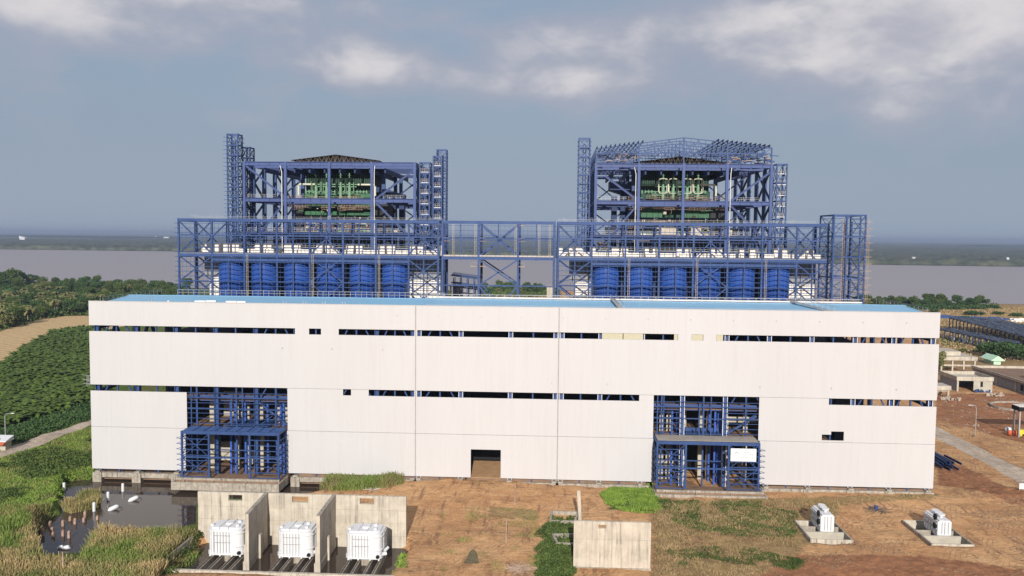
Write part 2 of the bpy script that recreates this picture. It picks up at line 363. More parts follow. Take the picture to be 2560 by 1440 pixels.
xs = axis([(-45000, -6000, 6500), (-6000, -700, 250), (-700, -240, 20), (-240, -50, 4), (-50, 245, 0.85), (245, 420, 3.5), (420, 900, 20), (900, 6000, 250), (6000, 45000, 6500)])
ys = axis([(-900, -100, 100), (-100, -70, 4), (-70, 12, 0.85), (12, 70, 1.6), (70, 320, 4), (320, 1200, 11), (1200, 3200, 40), (3200, 8000, 400), (8000, 60000, 8000)])
GX, GY = np.meshgrid(xs, ys); P = np.stack([GX.ravel(), GY.ravel()], 1); Zg = ground_z(P); nx, ny = len(xs), len(ys)
ii, jj = np.meshgrid(np.arange(nx-1), np.arange(ny-1)); a = (jj*nx+ii).ravel()
me = mesh_np('ground', np.column_stack([P, Zg]), np.stack([a, a+1, a+nx+1, a+nx], 1), 4)
# cover map: which kind of ground lies where
K = {}
def reg(name, pxs, z=-0.8, w=1.0):
    Q = poly(pxs, z) if not isinstance(pxs, np.ndarray) else pxs
    d = dist_poly(P, Q); s = inside(P, Q); v = np.clip(0.5+np.where(s, d, -d)/(2*w), 0, 1); K[name] = np.maximum(K.get(name, 0*v), v)
STUB = [(0, 826), (60, 806), (130, 792), (225, 788), (330, 792), (330, 812), (225, 831), (130, 842), (55, 885), (0, 925), (-200, 1010), (-200, 880)]
BANP = [(0, 920), (50, 880), (130, 835), (226, 822), (260, 826), (260, 990), (180, 1022), (100, 1048), (0, 1075), (-120, 1110), (-120, 960)]
reg('stubble', STUB, w=1.5)
reg('track', [(-60, 1150), (0, 1123), (100, 1090), (190, 1062), (260, 1040), (270, 1046), (190, 1076), (100, 1112), (0, 1147), (-60, 1172)], w=0.5)
reg('track', [(2300, 1050), (2341, 1067), (2420, 1106), (2560, 1175), (2750, 1275), (2750, 1330), (2560, 1213), (2420, 1135), (2340, 1097), (2290, 1075)], w=0.8)
GR = np.vstack([[(-900, 900), (-900, -300), (-60, -100), (43, -100), (43.5, -57), (43.5, -41), (44, -20), (52, -12), (60, -8), (74, -8), (76, 0), (72, 40), (-10, 60), (-8, 380), (60, 640), (60, 900)]])
reg('grass', GR, w=2.5)
reg('grass', [(1500, 1235), (1540, 1214), (1630, 1205), (1645, 1245), (1700, 1272), (1905, 1275), (1960, 1290), (1970, 1325), (1830, 1335), (1720, 1315), (1640, 1285), (1525, 1275)], w=2.5)
reg('grass', [(1380, 1300), (1440, 1296), (1440, 1440), (1330, 1460), (1350, 1380)], w=1.5)
reg('dry', [(1630, 1260), (1905, 1245), (2345, 1236), (2345, 1246), (2100, 1262), (2080, 1330), (2010, 1370), (1960, 1400), (1900, 1440), (1630, 1460)], w=4)
reg('dry', [(2340, 780), (2340, 990), (2370, 920), (2480, 935), (2700, 1000), (2700, 740), (2500, 752), (2100, 742), (2100, 780)], w=3)
reg('dry', [(1225, 1270), (1340, 1275), (1345, 1300), (1225, 1290)], w=2)
reg('grass', [(2360, 868), (2450, 855), (2480, 880), (2560, 890), (2700, 905), (2700, 860), (2560, 835), (2440, 840), (2350, 845)], w=3)
reg('grass', [(200, 745), (445, 735), (1100, 740), (1100, 690), (200, 690)], w=10)
reg('mud', [(2340, 985), (2560, 985), (2750, 1040), (2750, 1180), (2560, 1110), (2450, 1075), (2340, 1050)], w=3)
reg('mud', [(1730, 1440), (1800, 1395), (2000, 1385), (2300, 1390), (2560, 1425), (2560, 1480), (1700, 1480)], w=3)
reg('mud', [(2345, 1150), (2420, 1170), (2560, 1240), (2560, 1270), (2400, 1220), (2345, 1215)], w=3)
K['forest'] = np.clip((P[:, 1]-400-1.1*np.abs(P[:, 0])*0)/50, 0, 1)*(P[:, 1] > 1200)
K['grass'] = np.maximum(K['grass'], (P[:, 1] > 1300)*1.0)
def attr(me, name, vals):
    at = me.attributes.new(name, 'FLOAT', 'POINT'); at.data.foreach_set('value', np.asarray(vals, np.float32))
for k in ('stubble', 'track', 'grass', 'dry', 'mud'): attr(me, k, K[k])
def ground_mat():
    m, n, l = new_mat('site_ground'); b = n['Principled BSDF']; b.inputs['Roughness'].default_value = 0.95; b.inputs['Specular IOR Level'].default_value = 0.1
    t = n.new('ShaderNodeTexCoord')
    def noise(s, d=8, r=0.65, st=(1, 1, 1), rot=0):
        mp = n.new('ShaderNodeMapping'); mp.inputs['Scale'].default_value = st; mp.inputs['Rotation'].default_value = (0, 0, rot); l.new(t.outputs['Object'], mp.inputs[0])
        q = n.new('ShaderNodeTexNoise'); q.inputs['Scale'].default_value = s; q.inputs['Detail'].default_value = d; q.inputs['Roughness'].default_value = r; l.new(mp.outputs[0], q.inputs['Vector']); return q.outputs[0]
    def rng(v, a, c, lo=0, hi=1):
        q = n.new('ShaderNodeMapRange'); q.interpolation_type = 'SMOOTHSTEP'; l.new(v, q.inputs[0])
        for i, x in enumerate((a, c, lo, hi)): q.inputs[i+1].default_value = x
        return q.outputs[0]
    def mix(f, a, c):
        q = n.new('ShaderNodeMix'); q.data_type = 'RGBA'
        for s, v in ((0, f), (6, a), (7, c)):
            if isinstance(v, (int, float)): q.inputs[s].default_value = v
            elif isinstance(v, tuple): q.inputs[s].default_value = (*v, 1)
            else: l.new(v, q.inputs[s])
        return q.outputs[2]
    def mask(name, nz, amt=0.7):
        at = n.new('ShaderNodeAttribute'); at.attribute_name = name
        a = n.new('ShaderNodeMath'); a.operation = 'MULTIPLY_ADD'; l.new(nz, a.inputs[0]); a.inputs[1].default_value = amt; a.inputs[2].default_value = -amt/2
        c = n.new('ShaderNodeMath'); c.operation = 'ADD'; l.new(a.outputs[0], c.inputs[0]); l.new(at.outputs['Fac'], c.inputs[1])
        return rng(c.outputs[0], 0.40, 0.60)
    n1 = noise(0.06, 9); n2 = noise(0.5, 9, 0.7); n3 = noise(3.0, 8, 0.7); tr = noise(0.35, 7, 0.6, (1.0, 0.28, 1), 0.5); tr2 = noise(0.4, 7, 0.6, (0.25, 1.2, 1), 0.25)
    c = mix(rng(n1, 0.4, 0.62), (0.570, 0.337, 0.165), (0.483, 0.261, 0.123))
    c = mix(rng(n2, 0.5, 0.72, 0, 0.55), c, (0.328, 0.164, 0.081))
    c = mix(rng(tr, 0.56, 0.66, 0, 0.6), c, (0.285, 0.140, 0.070)); c = mix(rng(tr2, 0.55, 0.64, 0, 0.5), c, (0.637, 0.400, 0.212))
    c = mix(rng(n3, 0.60, 0.72, 0, 0.55), c, (0.207, 0.104, 0.057))
    ln = noise(0.9, 6, 0.6, (1.0, 0.09, 1), 0.75); ln2 = noise(1.1, 6, 0.6, (0.07, 1.0, 1), 0.18); pk = noise(0.14, 5, 0.6); pk2 = noise(0.11, 5, 0.6, (1, 1, 1), 2.0)
    def mul(a, q):
        w_ = n.new('ShaderNodeMath'); w_.operation = 'MULTIPLY'; l.new(a, w_.inputs[0]); l.new(q, w_.inputs[1]); return w_.outputs[0]
    c = mix(mul(rng(ln, 0.55, 0.62, 0, 0.75), rng(pk, 0.42, 0.58)), c, (0.225, 0.118, 0.069)); c = mix(mul(rng(ln2, 0.56, 0.63, 0, 0.7), rng(pk2, 0.45, 0.6)), c, (0.258, 0.134, 0.076))
    c = mix(mul(rng(n2, 0.6, 0.66, 0, 0.8), rng(pk2, 0.5, 0.62)), c, (0.182, 0.098, 0.059)); c = mix(mul(rng(n3, 0.42, 0.36, 0, 0.7), rng(pk, 0.4, 0.6)), c, (0.643, 0.432, 0.254))
    for rot, sc_, m1 in ((0.5, 0.33, pk), (1.25, 0.3, pk2)):      # wheel tracks
        mp = n.new('ShaderNodeMapping'); mp.inputs['Rotation'].default_value = (0, 0, rot); l.new(t.outputs['Object'], mp.inputs[0])
        wv = n.new('ShaderNodeTexWave'); wv.inputs['Scale'].default_value = sc_; wv.inputs['Distortion'].default_value = 9; wv.inputs['Detail'].default_value = 2; wv.inputs['Detail Scale'].default_value = 0.25; l.new(mp.outputs[0], wv.inputs['Vector'])
        c = mix(mul(rng(wv.outputs['Fac'], 0.86, 0.97, 0, 0.55), rng(m1, 0.48, 0.6)), c, (0.235, 0.136, 0.086))
    mud = mix(rng(n2, 0.35, 0.65), (0.398, 0.188, 0.092), (0.259, 0.120, 0.063)); c = mix(mask('mud', n2, 0.8), c, mud)
    dry = mix(rng(n2, 0.35, 0.6), (0.40, 0.265, 0.13), (0.27, 0.18, 0.085)); dry = mix(rng(n1, 0.5, 0.65, 0, 0.7), dry, (0.36, 0.20, 0.105)); dry = mix(rng(n3, 0.5, 0.7, 0, 0.5), dry, (0.112, 0.119, 0.033))
    c = mix(mask('dry', n2, 1.0), c, dry)
    gr = mix(rng(n2, 0.35, 0.6), (0.112, 0.152, 0.030), (0.066, 0.099, 0.023)); gr = mix(rng(n1, 0.5, 0.62, 0, 0.6), gr, (0.185, 0.132, 0.056)); c = mix(mask('grass', n2, 0.8), c, gr)
    # stubble rows
    mp = n.new('ShaderNodeMapping'); mp.inputs['Rotation'].default_value = (0, 0, 0.55); l.new(t.outputs['Object'], mp.inputs[0])
    wv = n.new('ShaderNodeTexWave'); wv.inputs['Scale'].default_value = 0.045; wv.inputs['Distortion'].default_value = 2; wv.inputs['Detail'].default_value = 3; l.new(mp.outputs[0], wv.inputs['Vector'])
    st = mix(rng(wv.outputs['Fac'], 0.55, 0.8, 0, 0.7), (0.58, 0.41, 0.215), (0.38, 0.25, 0.12)); st = mix(rng(n2, 0.5, 0.7, 0, 0.5), st, (0.62, 0.46, 0.25)); c = mix(mask('stubble', n2, 0.3), c, st)
    rd = mix(rng(tr, 0.4, 0.65), (0.52, 0.425, 0.335), (0.43, 0.34, 0.255)); c = mix(mask('track', n2, 0.5), c, rd)
    l.new(c, b.inputs['Base Color'])
    ad = n.new('ShaderNodeMath'); ad.operation = 'MULTIPLY_ADD'; l.new(tr, ad.inputs[0]); ad.inputs[1].default_value = 1.6; l.new(n2, ad.inputs[2])
    bp = n.new('ShaderNodeBump'); bp.inputs['Distance'].default_value = 0.7; bp.inputs['Strength'].default_value = 1.0; l.new(ad.outputs[0], bp.inputs['Height']); l.new(bp.outputs[0], b.inputs['Normal'])
    return m
go = link('ground', me, ground_mat(), None, True, kind='structure')
m = MB(); m.face((-45000, 400, -3), (45000, 400, -3), (45000, 5000, -3), (-45000, 5000, -3)); m.build('river', RIVER, kind='structure')
m = MB(); m.face((-60, -62, -2.6), (60, -62, -2.6), (60, 30, -2.6), (-60, 30, -2.6)); o = m.build('pond_water', POND, kind='structure')
m = MB(); m.face((60.004, -58, -2.604), (88, -58, -2.604), (88, -8, -2.604), (60.004, -8, -2.604)); m.build('flooded_pit_water', POND, kind='structure')
# ------------------------------------------------------------------ turbine hall
ZT, S1T, S1B, S2T, S2B, SEAM, ZB = 42.65, 36.7, 35.23, 21.84, 20.32, 11.25, 0.6
HW = 206.0
def fx(px, py): return X(px, 0, py)
OPEN = [(-1, fx(738, 826), S1B, S1T), (fx(773, 826), fx(803, 826), S1B, S1T), (fx(847, 828), 81.3, S1B, S1T), (82.0, fx(1695, 840), S1B, S1T),
        (fx(1729, 843), fx(1758, 843), S1B, S1T), (fx(1790, 844), HW+1, S1B, S1T),
        (-1, fx(467, 970), S2B, S2T), (fx(467, 970), fx(719, 975), SEAM, S2T), (24.0, 49.6, ZB-1, SEAM),
        (fx(858, 978), fx(878, 978), S2B, S2T), (fx(922, 978), 81.3, S2B, S2T), (82.0, fx(1598, 990), S2B, S2T),
        (fx(1634, 1000), fx(1898, 1000), SEAM, S2T), (139.6, 164.9, ZB-1, SEAM), (fx(2072, 1002), HW+1, S2B, S2T),
        (fx(2054, 1095), fx(2079, 1095), 11.7, 13.1), (fx(2077, 1090), fx(2109, 1090), 11.7, 13.9), (fx(1177, 1150), fx(1252, 1150), ZB-1, 7.6)]
hall = thing('turbine_hall', 'very long white clad turbine hall with ribbon openings and pale blue roof', 'building', (103, 0, 0))
for (xa, xb) in ((0, 81.57), (81.65, 116.36), (116.44, HW)):
    for (za, zb) in ((ZB, SEAM-0.035), (SEAM+0.035, S2T-0.03), (S2T+0.03, S1B), (S1B, ZT)):
        mb = MB(); ops = [o for o in OPEN if o[0] < xb and o[1] > xa and o[2] < zb and o[3] > za]
        xc = sorted({xa, xb, *[min(max(v, xa), xb) for o in ops for v in o[:2]]}); zc = sorted({za, zb, *[min(max(v, za), zb) for o in ops for v in o[2:]]})
        rects = []
        for i in range(len(zc)-1):
            run = None; z0, z1 = zc[i], zc[i+1]
            for j in range(len(xc)):
                solid = j < len(xc)-1 and not any(o[0]+1e-6 < (xc[j]+xc[j+1])/2 < o[1] and o[2] < (z0+z1)/2 < o[3] for o in ops)
                if solid and run is None: run = xc[j]
                if not solid and run is not None: rects.append((run, xc[j], z0, z1)); run = None
        grp = []
        for r_ in rects:
            hit = [g for g in grp if any(abs(q[3]-r_[2]) < 1e-6 and q[0] < r_[1] and r_[0] < q[1] or abs(q[2]-r_[3]) < 1e-6 and q[0] < r_[1] and r_[0] < q[1] for q in g)]
            grp = [g for g in grp if g not in hit]+[sum(hit, [])+[r_]]
        for g in grp:
            mb = MB()
            for q in g: mb.box(q[0], q[1], -0.15, 0, q[2], q[3])
            mb.build('cladding_panel', CLAD, hall)
# coping strip and joint covers
MB().box(-0.05, HW+0.05, -0.22, 0.25, ZT, ZT+0.12).build('coping', CLAD, hall)
for x in (81.61, 116.4): MB().box(x-0.12, x+0.12, -0.19, -0.152, ZB, ZT-0.01).build('joint_cover', surf('joint_strip', (0.33, 0.31, 0.30), None, 1, 0.6), hall)
# drain spouts
for i in range(20):
    x = 16.5+i*10.1
    if x < 200 and i > 5: MB().box(x-0.09, x+0.09, -0.30, -0.152, 40.1, 40.35).build('drain_spout', GALV, hall)
for x in (61.0, 73.5, 114.8, 128.2, 164.6, 181.4, 196.5, 48.7):
    MB().box(x-0.1, x+0.1, -0.30, -0.152, 24.1 if x > 80 else 31.6, 24.5 if x > 80 else 32.0).build('drain_spout', GALV, hall)
# roof: gable with ridge 19 m behind the front, low eaves behind the parapet
for (ya, yb, za, zb) in ((0.4, 19.0, 41.55, 42.85), (19.0, 38.0, 42.85, 41.55)):
    mb = MB(); mb.hexa([(0.2, ya, za-.15), (HW-.2, ya, za-.15), (HW-.2, yb, zb-.15), (0.2, yb, zb-.15), (0.2, ya, za), (HW-.2, ya, za), (HW-.2, yb, zb), (0.2, yb, zb)]); mb.build('roof_sheet', ROOF, hall)
mb = MB().box(0.1, HW-0.1, 18.85, 19.15, 42.86, 42.95); mb.build('ridge_cap', ROOF, hall)
# hall frame: portal columns with pale flanges, intermediate posts, slot bracing
BAY = [1.56+10.05*k for k in range(8)]+[80.9]+[82.4]+[92.66, 104.77, 115.7]+[117.2, 126.5, 136.5, 146.4, 156.6, 166.6, 176.6, 186.7, 195.7, 204.8]
FL = surf('pale_flange', (0.55, 0.60, 0.68), None, 1, 0.5)
for i, x in enumerate(BAY):
    mb = MB(); mb.box(x-0.45, x+0.45, 0.9, 1.2, -0.6, 41.2); mb.box(x-0.55, x-0.42, 0.35, 1.5, -0.6, 41.2); mb.box(x+0.42, x+0.55, 0.35, 1.5, -0.6, 41.2)
    mb.build('portal_column', BLUE if i < 9 else BLUE2 if i % 3 else BLUE, hall)
    if i > 8:
        MB().box(x-0.56, x-0.40, 0.3, 0.345, -0.6, 41.2).box(x+0.40, x+0.56, 0.3, 0.345, -0.6, 41.2).build('column_flange', FL, hall)
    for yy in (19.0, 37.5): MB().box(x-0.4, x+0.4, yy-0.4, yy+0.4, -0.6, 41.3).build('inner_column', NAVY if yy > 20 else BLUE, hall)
for a, b in zip(BAY[:-1], BAY[1:]):
    if b-a < 3 or a == 92.66: continue
    xm = (a+b)/2; MB().box(xm-0.18, xm+0.18, 0.5, 0.85, -0.6, 41.2).build('wall_post', BLUE, hall)
mb = MB()
for (x0, x1) in ((1.6, 11.6), (41.7, 51.8), (61.8, 71.9), (71.9, 80.9), (82.4, 92.6), (126.5, 136.5), (156.6, 166.6), (186.7, 195.7), (195.7, 204.8)):
    for (z0, z1) in ((30.8, 41), (17.3, 26)):
        xm = (x0+x1)/2
        mb.beam((x0, 1.0, z0), (xm, 1.0, z1), 0.3); mb.beam((xm, 1.0, z1), (x1, 1.0, z0), 0.3)
mb.build('wall_bracing', BLUE, hall)
mb = MB()
for z in (5.9, 11.3, 16.2, 19.1, 27, 31, 38.5):
    if z < 11: mb.box(0.3, 94.5, 0.25, 0.5, z-0.12, z+0.12).box(103.5, HW-.3, 0.25, 0.5, z-0.12, z+0.12)
    else: mb.box(0.3, HW-.3, 0.25, 0.5, z-0.12, z+0.12)
mb.build('wall_girts', BLUE, hall)
# side bracing at the two open ends and roof girders
mb = MB()
for x in (1.2, 205.0):
    for y0 in (1, 19):
        mb.beam((x, y0, 20), (x, y0+9, 36), 0.7); mb.beam((x, y0+9, 36), (x, y0+18, 20), 0.7); mb.beam((x, y0, 36), (x, y0+18, 36), 0.7); mb.beam((x, y0, 20), (x, y0+18, 20), 0.7)
mb.build('end_bracing', NAVY, hall)
mb = MB()
for x in BAY: mb.box(x-0.25, x+0.25, 1.5, 37, 38.6, 41.0)
mb.build('roof_girders', NAVY, hall)
# floors, inner walls and sheets of painted shade
MB().box(24, 182, 1.6, 37.8, 11.0, 11.4).build('operating_floor', SLAB, hall)
MB().box(0.5, 205.5, 1.6, 9.0, 18.2, 18.6).build('gallery_floor', SLAB, hall)
MB().box(14, 192, 0.6, 36, 33.4, 33.7).build('upper_deck', NAVY, hall)
MB().box(20, 186, 38.2, 38.5, -1, 41).box(3, 19.9, 38.2, 38.5, -1, 19).box(186.1, 203, 38.2, 38.5, -1, 19).build('rear_shade_wall', DARK, hall)  # dark wall added to close the open rear with painted shade
for (a, b) in ((21, 53), (137, 168)): MB().box(a, b, 16, 16.3, -1, 17).build('interior_shade_sheet', BLK, hall)  # black sheets added as painted shade behind the porch openings
MB().box(20.6, 21, 1.5, 38, -1, 33).build('interior_shade_sheet', BLK, hall)  # same black sheet, painting interior shade at the left end
MB().box(0.5, 206, 0.6, 38.2, -2.2, -0.9).box(52, 138, 0.6, 38.2, -0.9, 0.25).box(166, 206, 0.6, 38.2, -0.9, 0.05).build('ground_slab', SLAB, hall)
for x in (27.5, 34.2, 36.8, 40.6, 45.2, 46.8, 51, 142.5, 144.2, 147.8, 152.2, 154.2, 158.5, 163.2, 60, 75, 90, 110, 125):
    MB().box(x-0.55, x+0.55, 7.5, 8.6, -2.5, 18.2).build('concrete_column', PALEC, hall)
for (x0, x1, z0, z1, y) in ((27, 33, 0, 5, 12), (141, 146, 2.5, 4, 7), (147, 149.5, 0, 18, 13), (158, 166, 13.8, 15.3, 8), (46, 52, 14, 15.6, 9), (37, 41, 0, 1.5, 9), (141, 146, 8, 10.5, 12), (28, 33, 11.4, 18.0, 14)):
    MB().box(x0, x1, y, y+0.6, z0, z1).build('inner_wall', PALEC, hall)
MB().prism([(94, 0.7), (105, 0.7), (105, 16), (94, 16)], -0.8, [0.4, 0.4, 1.6, 1.6]).build('sand_ramp', surf('inner_sand', (0.45, 0.27, 0.14), None, .6, .9, bump=.1, bscale=1), hall)
MB().box(93.9, 105.1, 11, 11.3, 2.0, 12).build('interior_shade_sheet', BLK, hall)  # black sheet added as the shade in the upper doorway
for z in (94.0, 105.0): MB().box(z-.2, z+.2, 0.6, 30, -1, 11).build('passage_wall', DARK, hall)
# louvre infill
for (a, b) in ((1505, 1557), (1558.5, 1608), (1685, 1694.5), (1729.5, 1757.5), (1790.5, 1808)):
    MB().box(fx(a, 838)+.02, fx(b, 838)-.02, -0.02, 0.1, S1B+.02, S1T-.02).build('louvre', LOUV, hall)
# plinth: ground beam on stub columns
for (x0, x1) in ((1, 22.8), (51.5, 95.5), (104, 138.6), (166, 205)):
    MB().box(x0, x1, -0.5, 0.4, -1.45 if x0 < 100 else -1.2, -0.25).build('ground_beam', CONCD, hall)
for x in BAY:
    if (23 < x < 51) or (95 < x < 104) or (139 < x < 165.5): continue
    MB().box(x-1.1, x+1.1, -0.9, 0.9, -3.8, -0.2).box(x-0.6, x+0.6, -0.6, 0.6, -0.2, 0.15).build('plinth_pier', CONCD, hall)
# roof walkway, pipe and rails
def rail(mb, x0, x1, y, z, h=1.1, st=2.0, w=0.06):
    for k in range(int((x1-x0)/st)+1): mb.beam((x0+k*st, y, z), (x0+k*st, y, z+h), w)
    for q in (h, h*.5): mb.beam((x0, y, z+q), (x1, y, z+q), w)
mb = MB(); rail(mb, 84, 195, 19.4, 43.0); rail(mb, 84, 195, 20.6, 43.0); mb.box(84, 195, 19.4, 20.6, 42.97, 43.05); mb.build('ridge_walkway', GALV, hall)
MB().tube([(84, 19.25, 43.35), (195, 19.25, 43.35)], 0.17).build('ridge_pipe', WPIPE, hall)
mb = MB()
for k in range(22):
    x = 84+k*5; mb.beam((x, 2.0, 42.1), (x+4.4, 2.0, 42.1), 0.12); mb.beam((x, 1.5, 41.7), (x, 3.2, 42.0), 0.25)
rail(mb, 84, 190, 1.2, 41.8, 1.1, 3.2, 0.045); mb.build('eaves_rail', GALV, hall)
for (x, dx) in ((131, 0.5), (182.5, 3.0)):
    mb = MB(); mb.hexa([(x, 3, 42.2), (x+1.3, 3, 42.2), (x+1.3-dx*2, 19, 43.5), (x-dx*2, 19, 43.5), (x, 3, 42.3), (x+1.3, 3, 42.3), (x+1.3-dx*2, 19, 43.6), (x-dx*2, 19, 43.6)])
    for s in (0, 1.3):
        mb.beam((x+s, 3, 43.4), (x+s-dx*2, 19, 44.7), 0.07)
        for k in range(9): mb.beam((x+s-dx*2*k/8, 3+2*k, 42.3+k*.16), (x+s-dx*2*k/8, 3+2*k, 43.4+k*.16), 0.05)
    mb.build('roof_gangway', GALV, hall)
mb = MB(); rail(mb, 5, 84, 37.5, 41.6, 1.6, 1.6, 0.07)
for s, x in ((1, 0.8), (-1, 205.2)):
    for k in range(14): mb.beam((x, 5+2.4*k, 42), (x, 5+2.4*k, 43.4), 0.06)
    mb.beam((x, 5, 43.4), (x, 37, 43.4), 0.06); mb.beam((x, 5, 42.7), (x, 37, 42.7), 0.06)
mb.build('roof_edge_rail', GALV, hall)
for px in (372, 379, 469, 476, 709, 716, 758, 765, 807, 814, 856, 863, 566, 573):
    x = X(px, 6, 756); MB().box(x-0.06, x+0.06, 5.94, 6.06, 41.8, 42.9).build('roof_stub', GALV, hall)
for i, (a, b, py) in enumerate(((487, 514, 754), (514, 541, 753.5), (565, 592, 755), (592, 615, 755.5))):
    o = MB().tube([SY(a+.5, py, 3), SY(b-.5, py, 3)], 0.28, 10).build('duct_roll', WPIPE)
    tag(o, f'white duct section lying on the blue roof edge, {ordn(i)} from the left', 'duct', 'white duct sections on the roof')
o = MB().box(*[float(v) for v in (SY(419, 752, 3)[0], SY(428, 752, 3)[0], 2.5, 3.6, 41.8, 42.55)]).tube([(X(424, 3, 752), 2.4, 42.4), (X(424, 3, 752), 2.4, 42.9)], 0.3).build('roof_bundle', WHITE)
tag(o, 'small white bundle on the left end of the blue roof', 'bundle')
mb = MB()
for k in range(7): mb.beam((X(655+k*3, 3, 756), 2.4+.1*k, 41.9+.1*(k % 3)), (X(662+k*2, 3, 756), 4.5, 42.4), 0.15)
tag(mb.build('scrap_heap', RUST), 'brown heap of scrap lying on the left part of the blue roof', 'scrap')
# ------------------------------------------------------------------ entrance porches
def porch(x0, x1, y0, label, roofed, xo):
    t = thing('loading_porch', label, 'porch', ((x0+x1)/2, y0/2, 0)); z0, z1 = 0.9, 12.0; w = x1-x0
    cols = [x0+.2, x0+w*0.285, x0+w*0.70, x1-.2]
    for x in cols:
        MB().ibeam((x, y0, z0), (x, y0, z1), 0.42, 0.45, 0.09).build('post', BLUE, t)
        MB().beam((x, y0+.2, z1-.25), (x, -0.3, z1-.25), 0.3, 0.5).build('roof_beam', BLUE, t)
    for x in (x0+.2, x1-.2): MB().ibeam((x, -0.5, z0), (x, -0.5, z1), 0.35, 0.4, 0.08).build('post', BLUE, t)
    mb = MB(); mb.beam((x0, y0, z1-.25), (x1, y0, z1-.25), 0.3, 0.75); mb.beam((x0, y0, 5.75), (x1, y0, 5.75), 0.25, 0.35); mb.build('edge_beam', BLUE, t)
    mb = MB()
    for k in range(1, 8): mb.beam((x0, y0+k*(-y0/8.), z1-.1), (x1, y0+k*(-y0/8.), z1-.1), 0.16, 0.3)
    for k in range(1, 9): mb.beam((x0+k*w/9, y0, z1+.05), (x0+k*w/9, -0.4, z1+.05), 0.12, 0.2)
    mb.build('roof_purlins', BLUE, t)
    if roofed: MB().box(x0+.3, x1-.3, y0+.2, -0.25, z1+.18, z1+.26).build('roof_sheet', surf('grey_decking', (0.36, 0.33, 0.29), (0.30, 0.26, 0.22), 0.6, 0.7, ribs=(0, 0.5, 0.05)), t)
    mb = MB(); zz = [1.0+1.32*k for k in range(8)]
    for z in zz:
        mb.beam((cols[0]-.3, y0-.28, z), (cols[1]+.25, y0-.28, z), 0.16, 0.17); mb.beam((cols[2]-.5, y0-.28, z), (cols[3]+.3, y0-.28, z), 0.16, 0.17)
        for x in (x0-.15, x1+.25): mb.beam((x, y0-.28, z), (x, -0.2, z), 0.12, 0.11)
        sx = -1 if xo < 0 else 1; xe = x0 if xo < 0 else x1
        mb.beam((xe+sx*1.3, y0+.3, z), (xe, y0-.1, z), 0.1); mb.beam((xe+sx*1.3, y0+.3, z), (xe, y0+.9, z+.35), 0.08)
    mb.build('side_girts', BLUE, t)
    mb = MB(); zm = 5.75
    for (a, b) in ((cols[0], cols[1]),) if not roofed else ((cols[0], cols[1]), (cols[2], cols[3])):
        for (c, d) in ((1.0, zm), (zm, z1-.5)): mb.beam((a, y0+.1, c), (b, y0+.1, d), 0.14); mb.beam((a, y0+.1, d), (b, y0+.1, c), 0.14)
    for x in (x0+.2, x1-.2):
        for (c, d) in ((1.0, zm), (zm, z1-.5)): mb.beam((x, y0, c), (x, -0.5, d), 0.12); mb.beam((x, y0, d), (x, -0.5, c), 0.12)
    mb.build('cross_bracing', BLUE, t)
    for k, x in enumerate((x0+w*.36, x0+w*.385, x0+w*.46, x0+w*.515, x0+w*.73, x0+w*.85, x0+w*.92) if not roofed else (x0+w*.2, x0+w*.26, x0+w*.6, x0+w*.635, x0+w*.68, x0+w*.71)):
        MB().ibeam((x, 3.2+(k % 3)*1.4, -1), (x, 3.2+(k % 3)*1.4, 18), 0.45, 0.5, 0.1).build('inner_post', surf('inner_post_blue', (0.04, 0.10, 0.40), None, 1, .5), t)
    return t
pl = porch(25.6, 49.7, -6.0, 'open blue steel loading porch at the left of the white facade, without roof sheets', False, -1)
pr = porch(139.6, 163.6, -5.8, 'open blue steel porch at the right of the white facade, with a grey roof', True, 1)
# upper open frame of the left bay with girts, and its canopy deck
for (x0, x1, lab, rf) in ((fx(468, 1000), fx(718, 1000), 'blue girt frame in the upper left facade opening above the unroofed porch', False), (fx(1635, 1010), fx(1897, 1010), 'blue girt frame in the upper right facade opening above the grey porch roof', True)):
    t = thing('facade_grid', lab, 'steel frame', ((x0+x1)/2, 0.2, 12)); mb = MB()
    for z in np.arange(12.6, 20.5, 1.28):
        if rf and z < 19: mb.box(x0, x0+6.9, 0.02, 0.2, z-.06, z+.06); mb.box(x1-7.8, x1, 0.02, 0.2, z-.06, z+.06)
        else: mb.box(x0, x1, 0.02, 0.2, z-.06, z+.06)
    mb.build('girts', BLUE, t)
    for k, x in enumerate((x0+.9, x0+2.4, x0+(x1-x0)*.44, x0+(x1-x0)*.55, x1-3)): MB().box(x-.13, x+.13, 0.22, 0.34, 12, 21.8 if k != 2 else 20).build('mullion', BLUE, t)
    MB().box(x0, x1, 1.8, 2.2, 17.9, 19.4).build('girder', BLUE2, t)
    mb = MB(); xa, xb = (x1-7.6, x1-.2); mb.beam((xa, 1.2, 18), (xb, 1.2, 12.2), 0.45) if not rf else mb.beam((xa, 1.2, 12.2), (xb, 1.2, 17), 0.45); mb.beam((xb, 1.3, 17.5), (xa, 1.3, 12), 0.15); mb.build('bracing', BLUE, t)
    mb = MB()
    if not rf:
        mb.hexa([(x0+9, 0.4, 12.0), (x1-5, 0.4, 12.0), (x1-5, 6, 12.2), (x0+11, 6, 12.2), (x0+9, 0.4, 12.15), (x1-5, 0.4, 12.15), (x1-5, 6, 12.35), (x0+11, 6, 12.35)])
        for k in range(8): mb.beam((x0+10+k*1.5, .3, 12.3), (x0+11.5+k*1.5, 6, 12.5), 0.16, 0.35)
    else:
        mb.box(x0+7.2, x1-8.2, 1.0, 6.5, 12.15, 12.35); mb.box(x0+7.2, x1-8.2, 3.8, 4.1, 12.35, 13.2)
        for k in range(5): mb.beam((x0+8+k*1.9, 1, 12.6), (x0+8+k*1.9, 6.4, 12.6), 0.14, 0.4)
    mb.build('deck', BLUE, t)
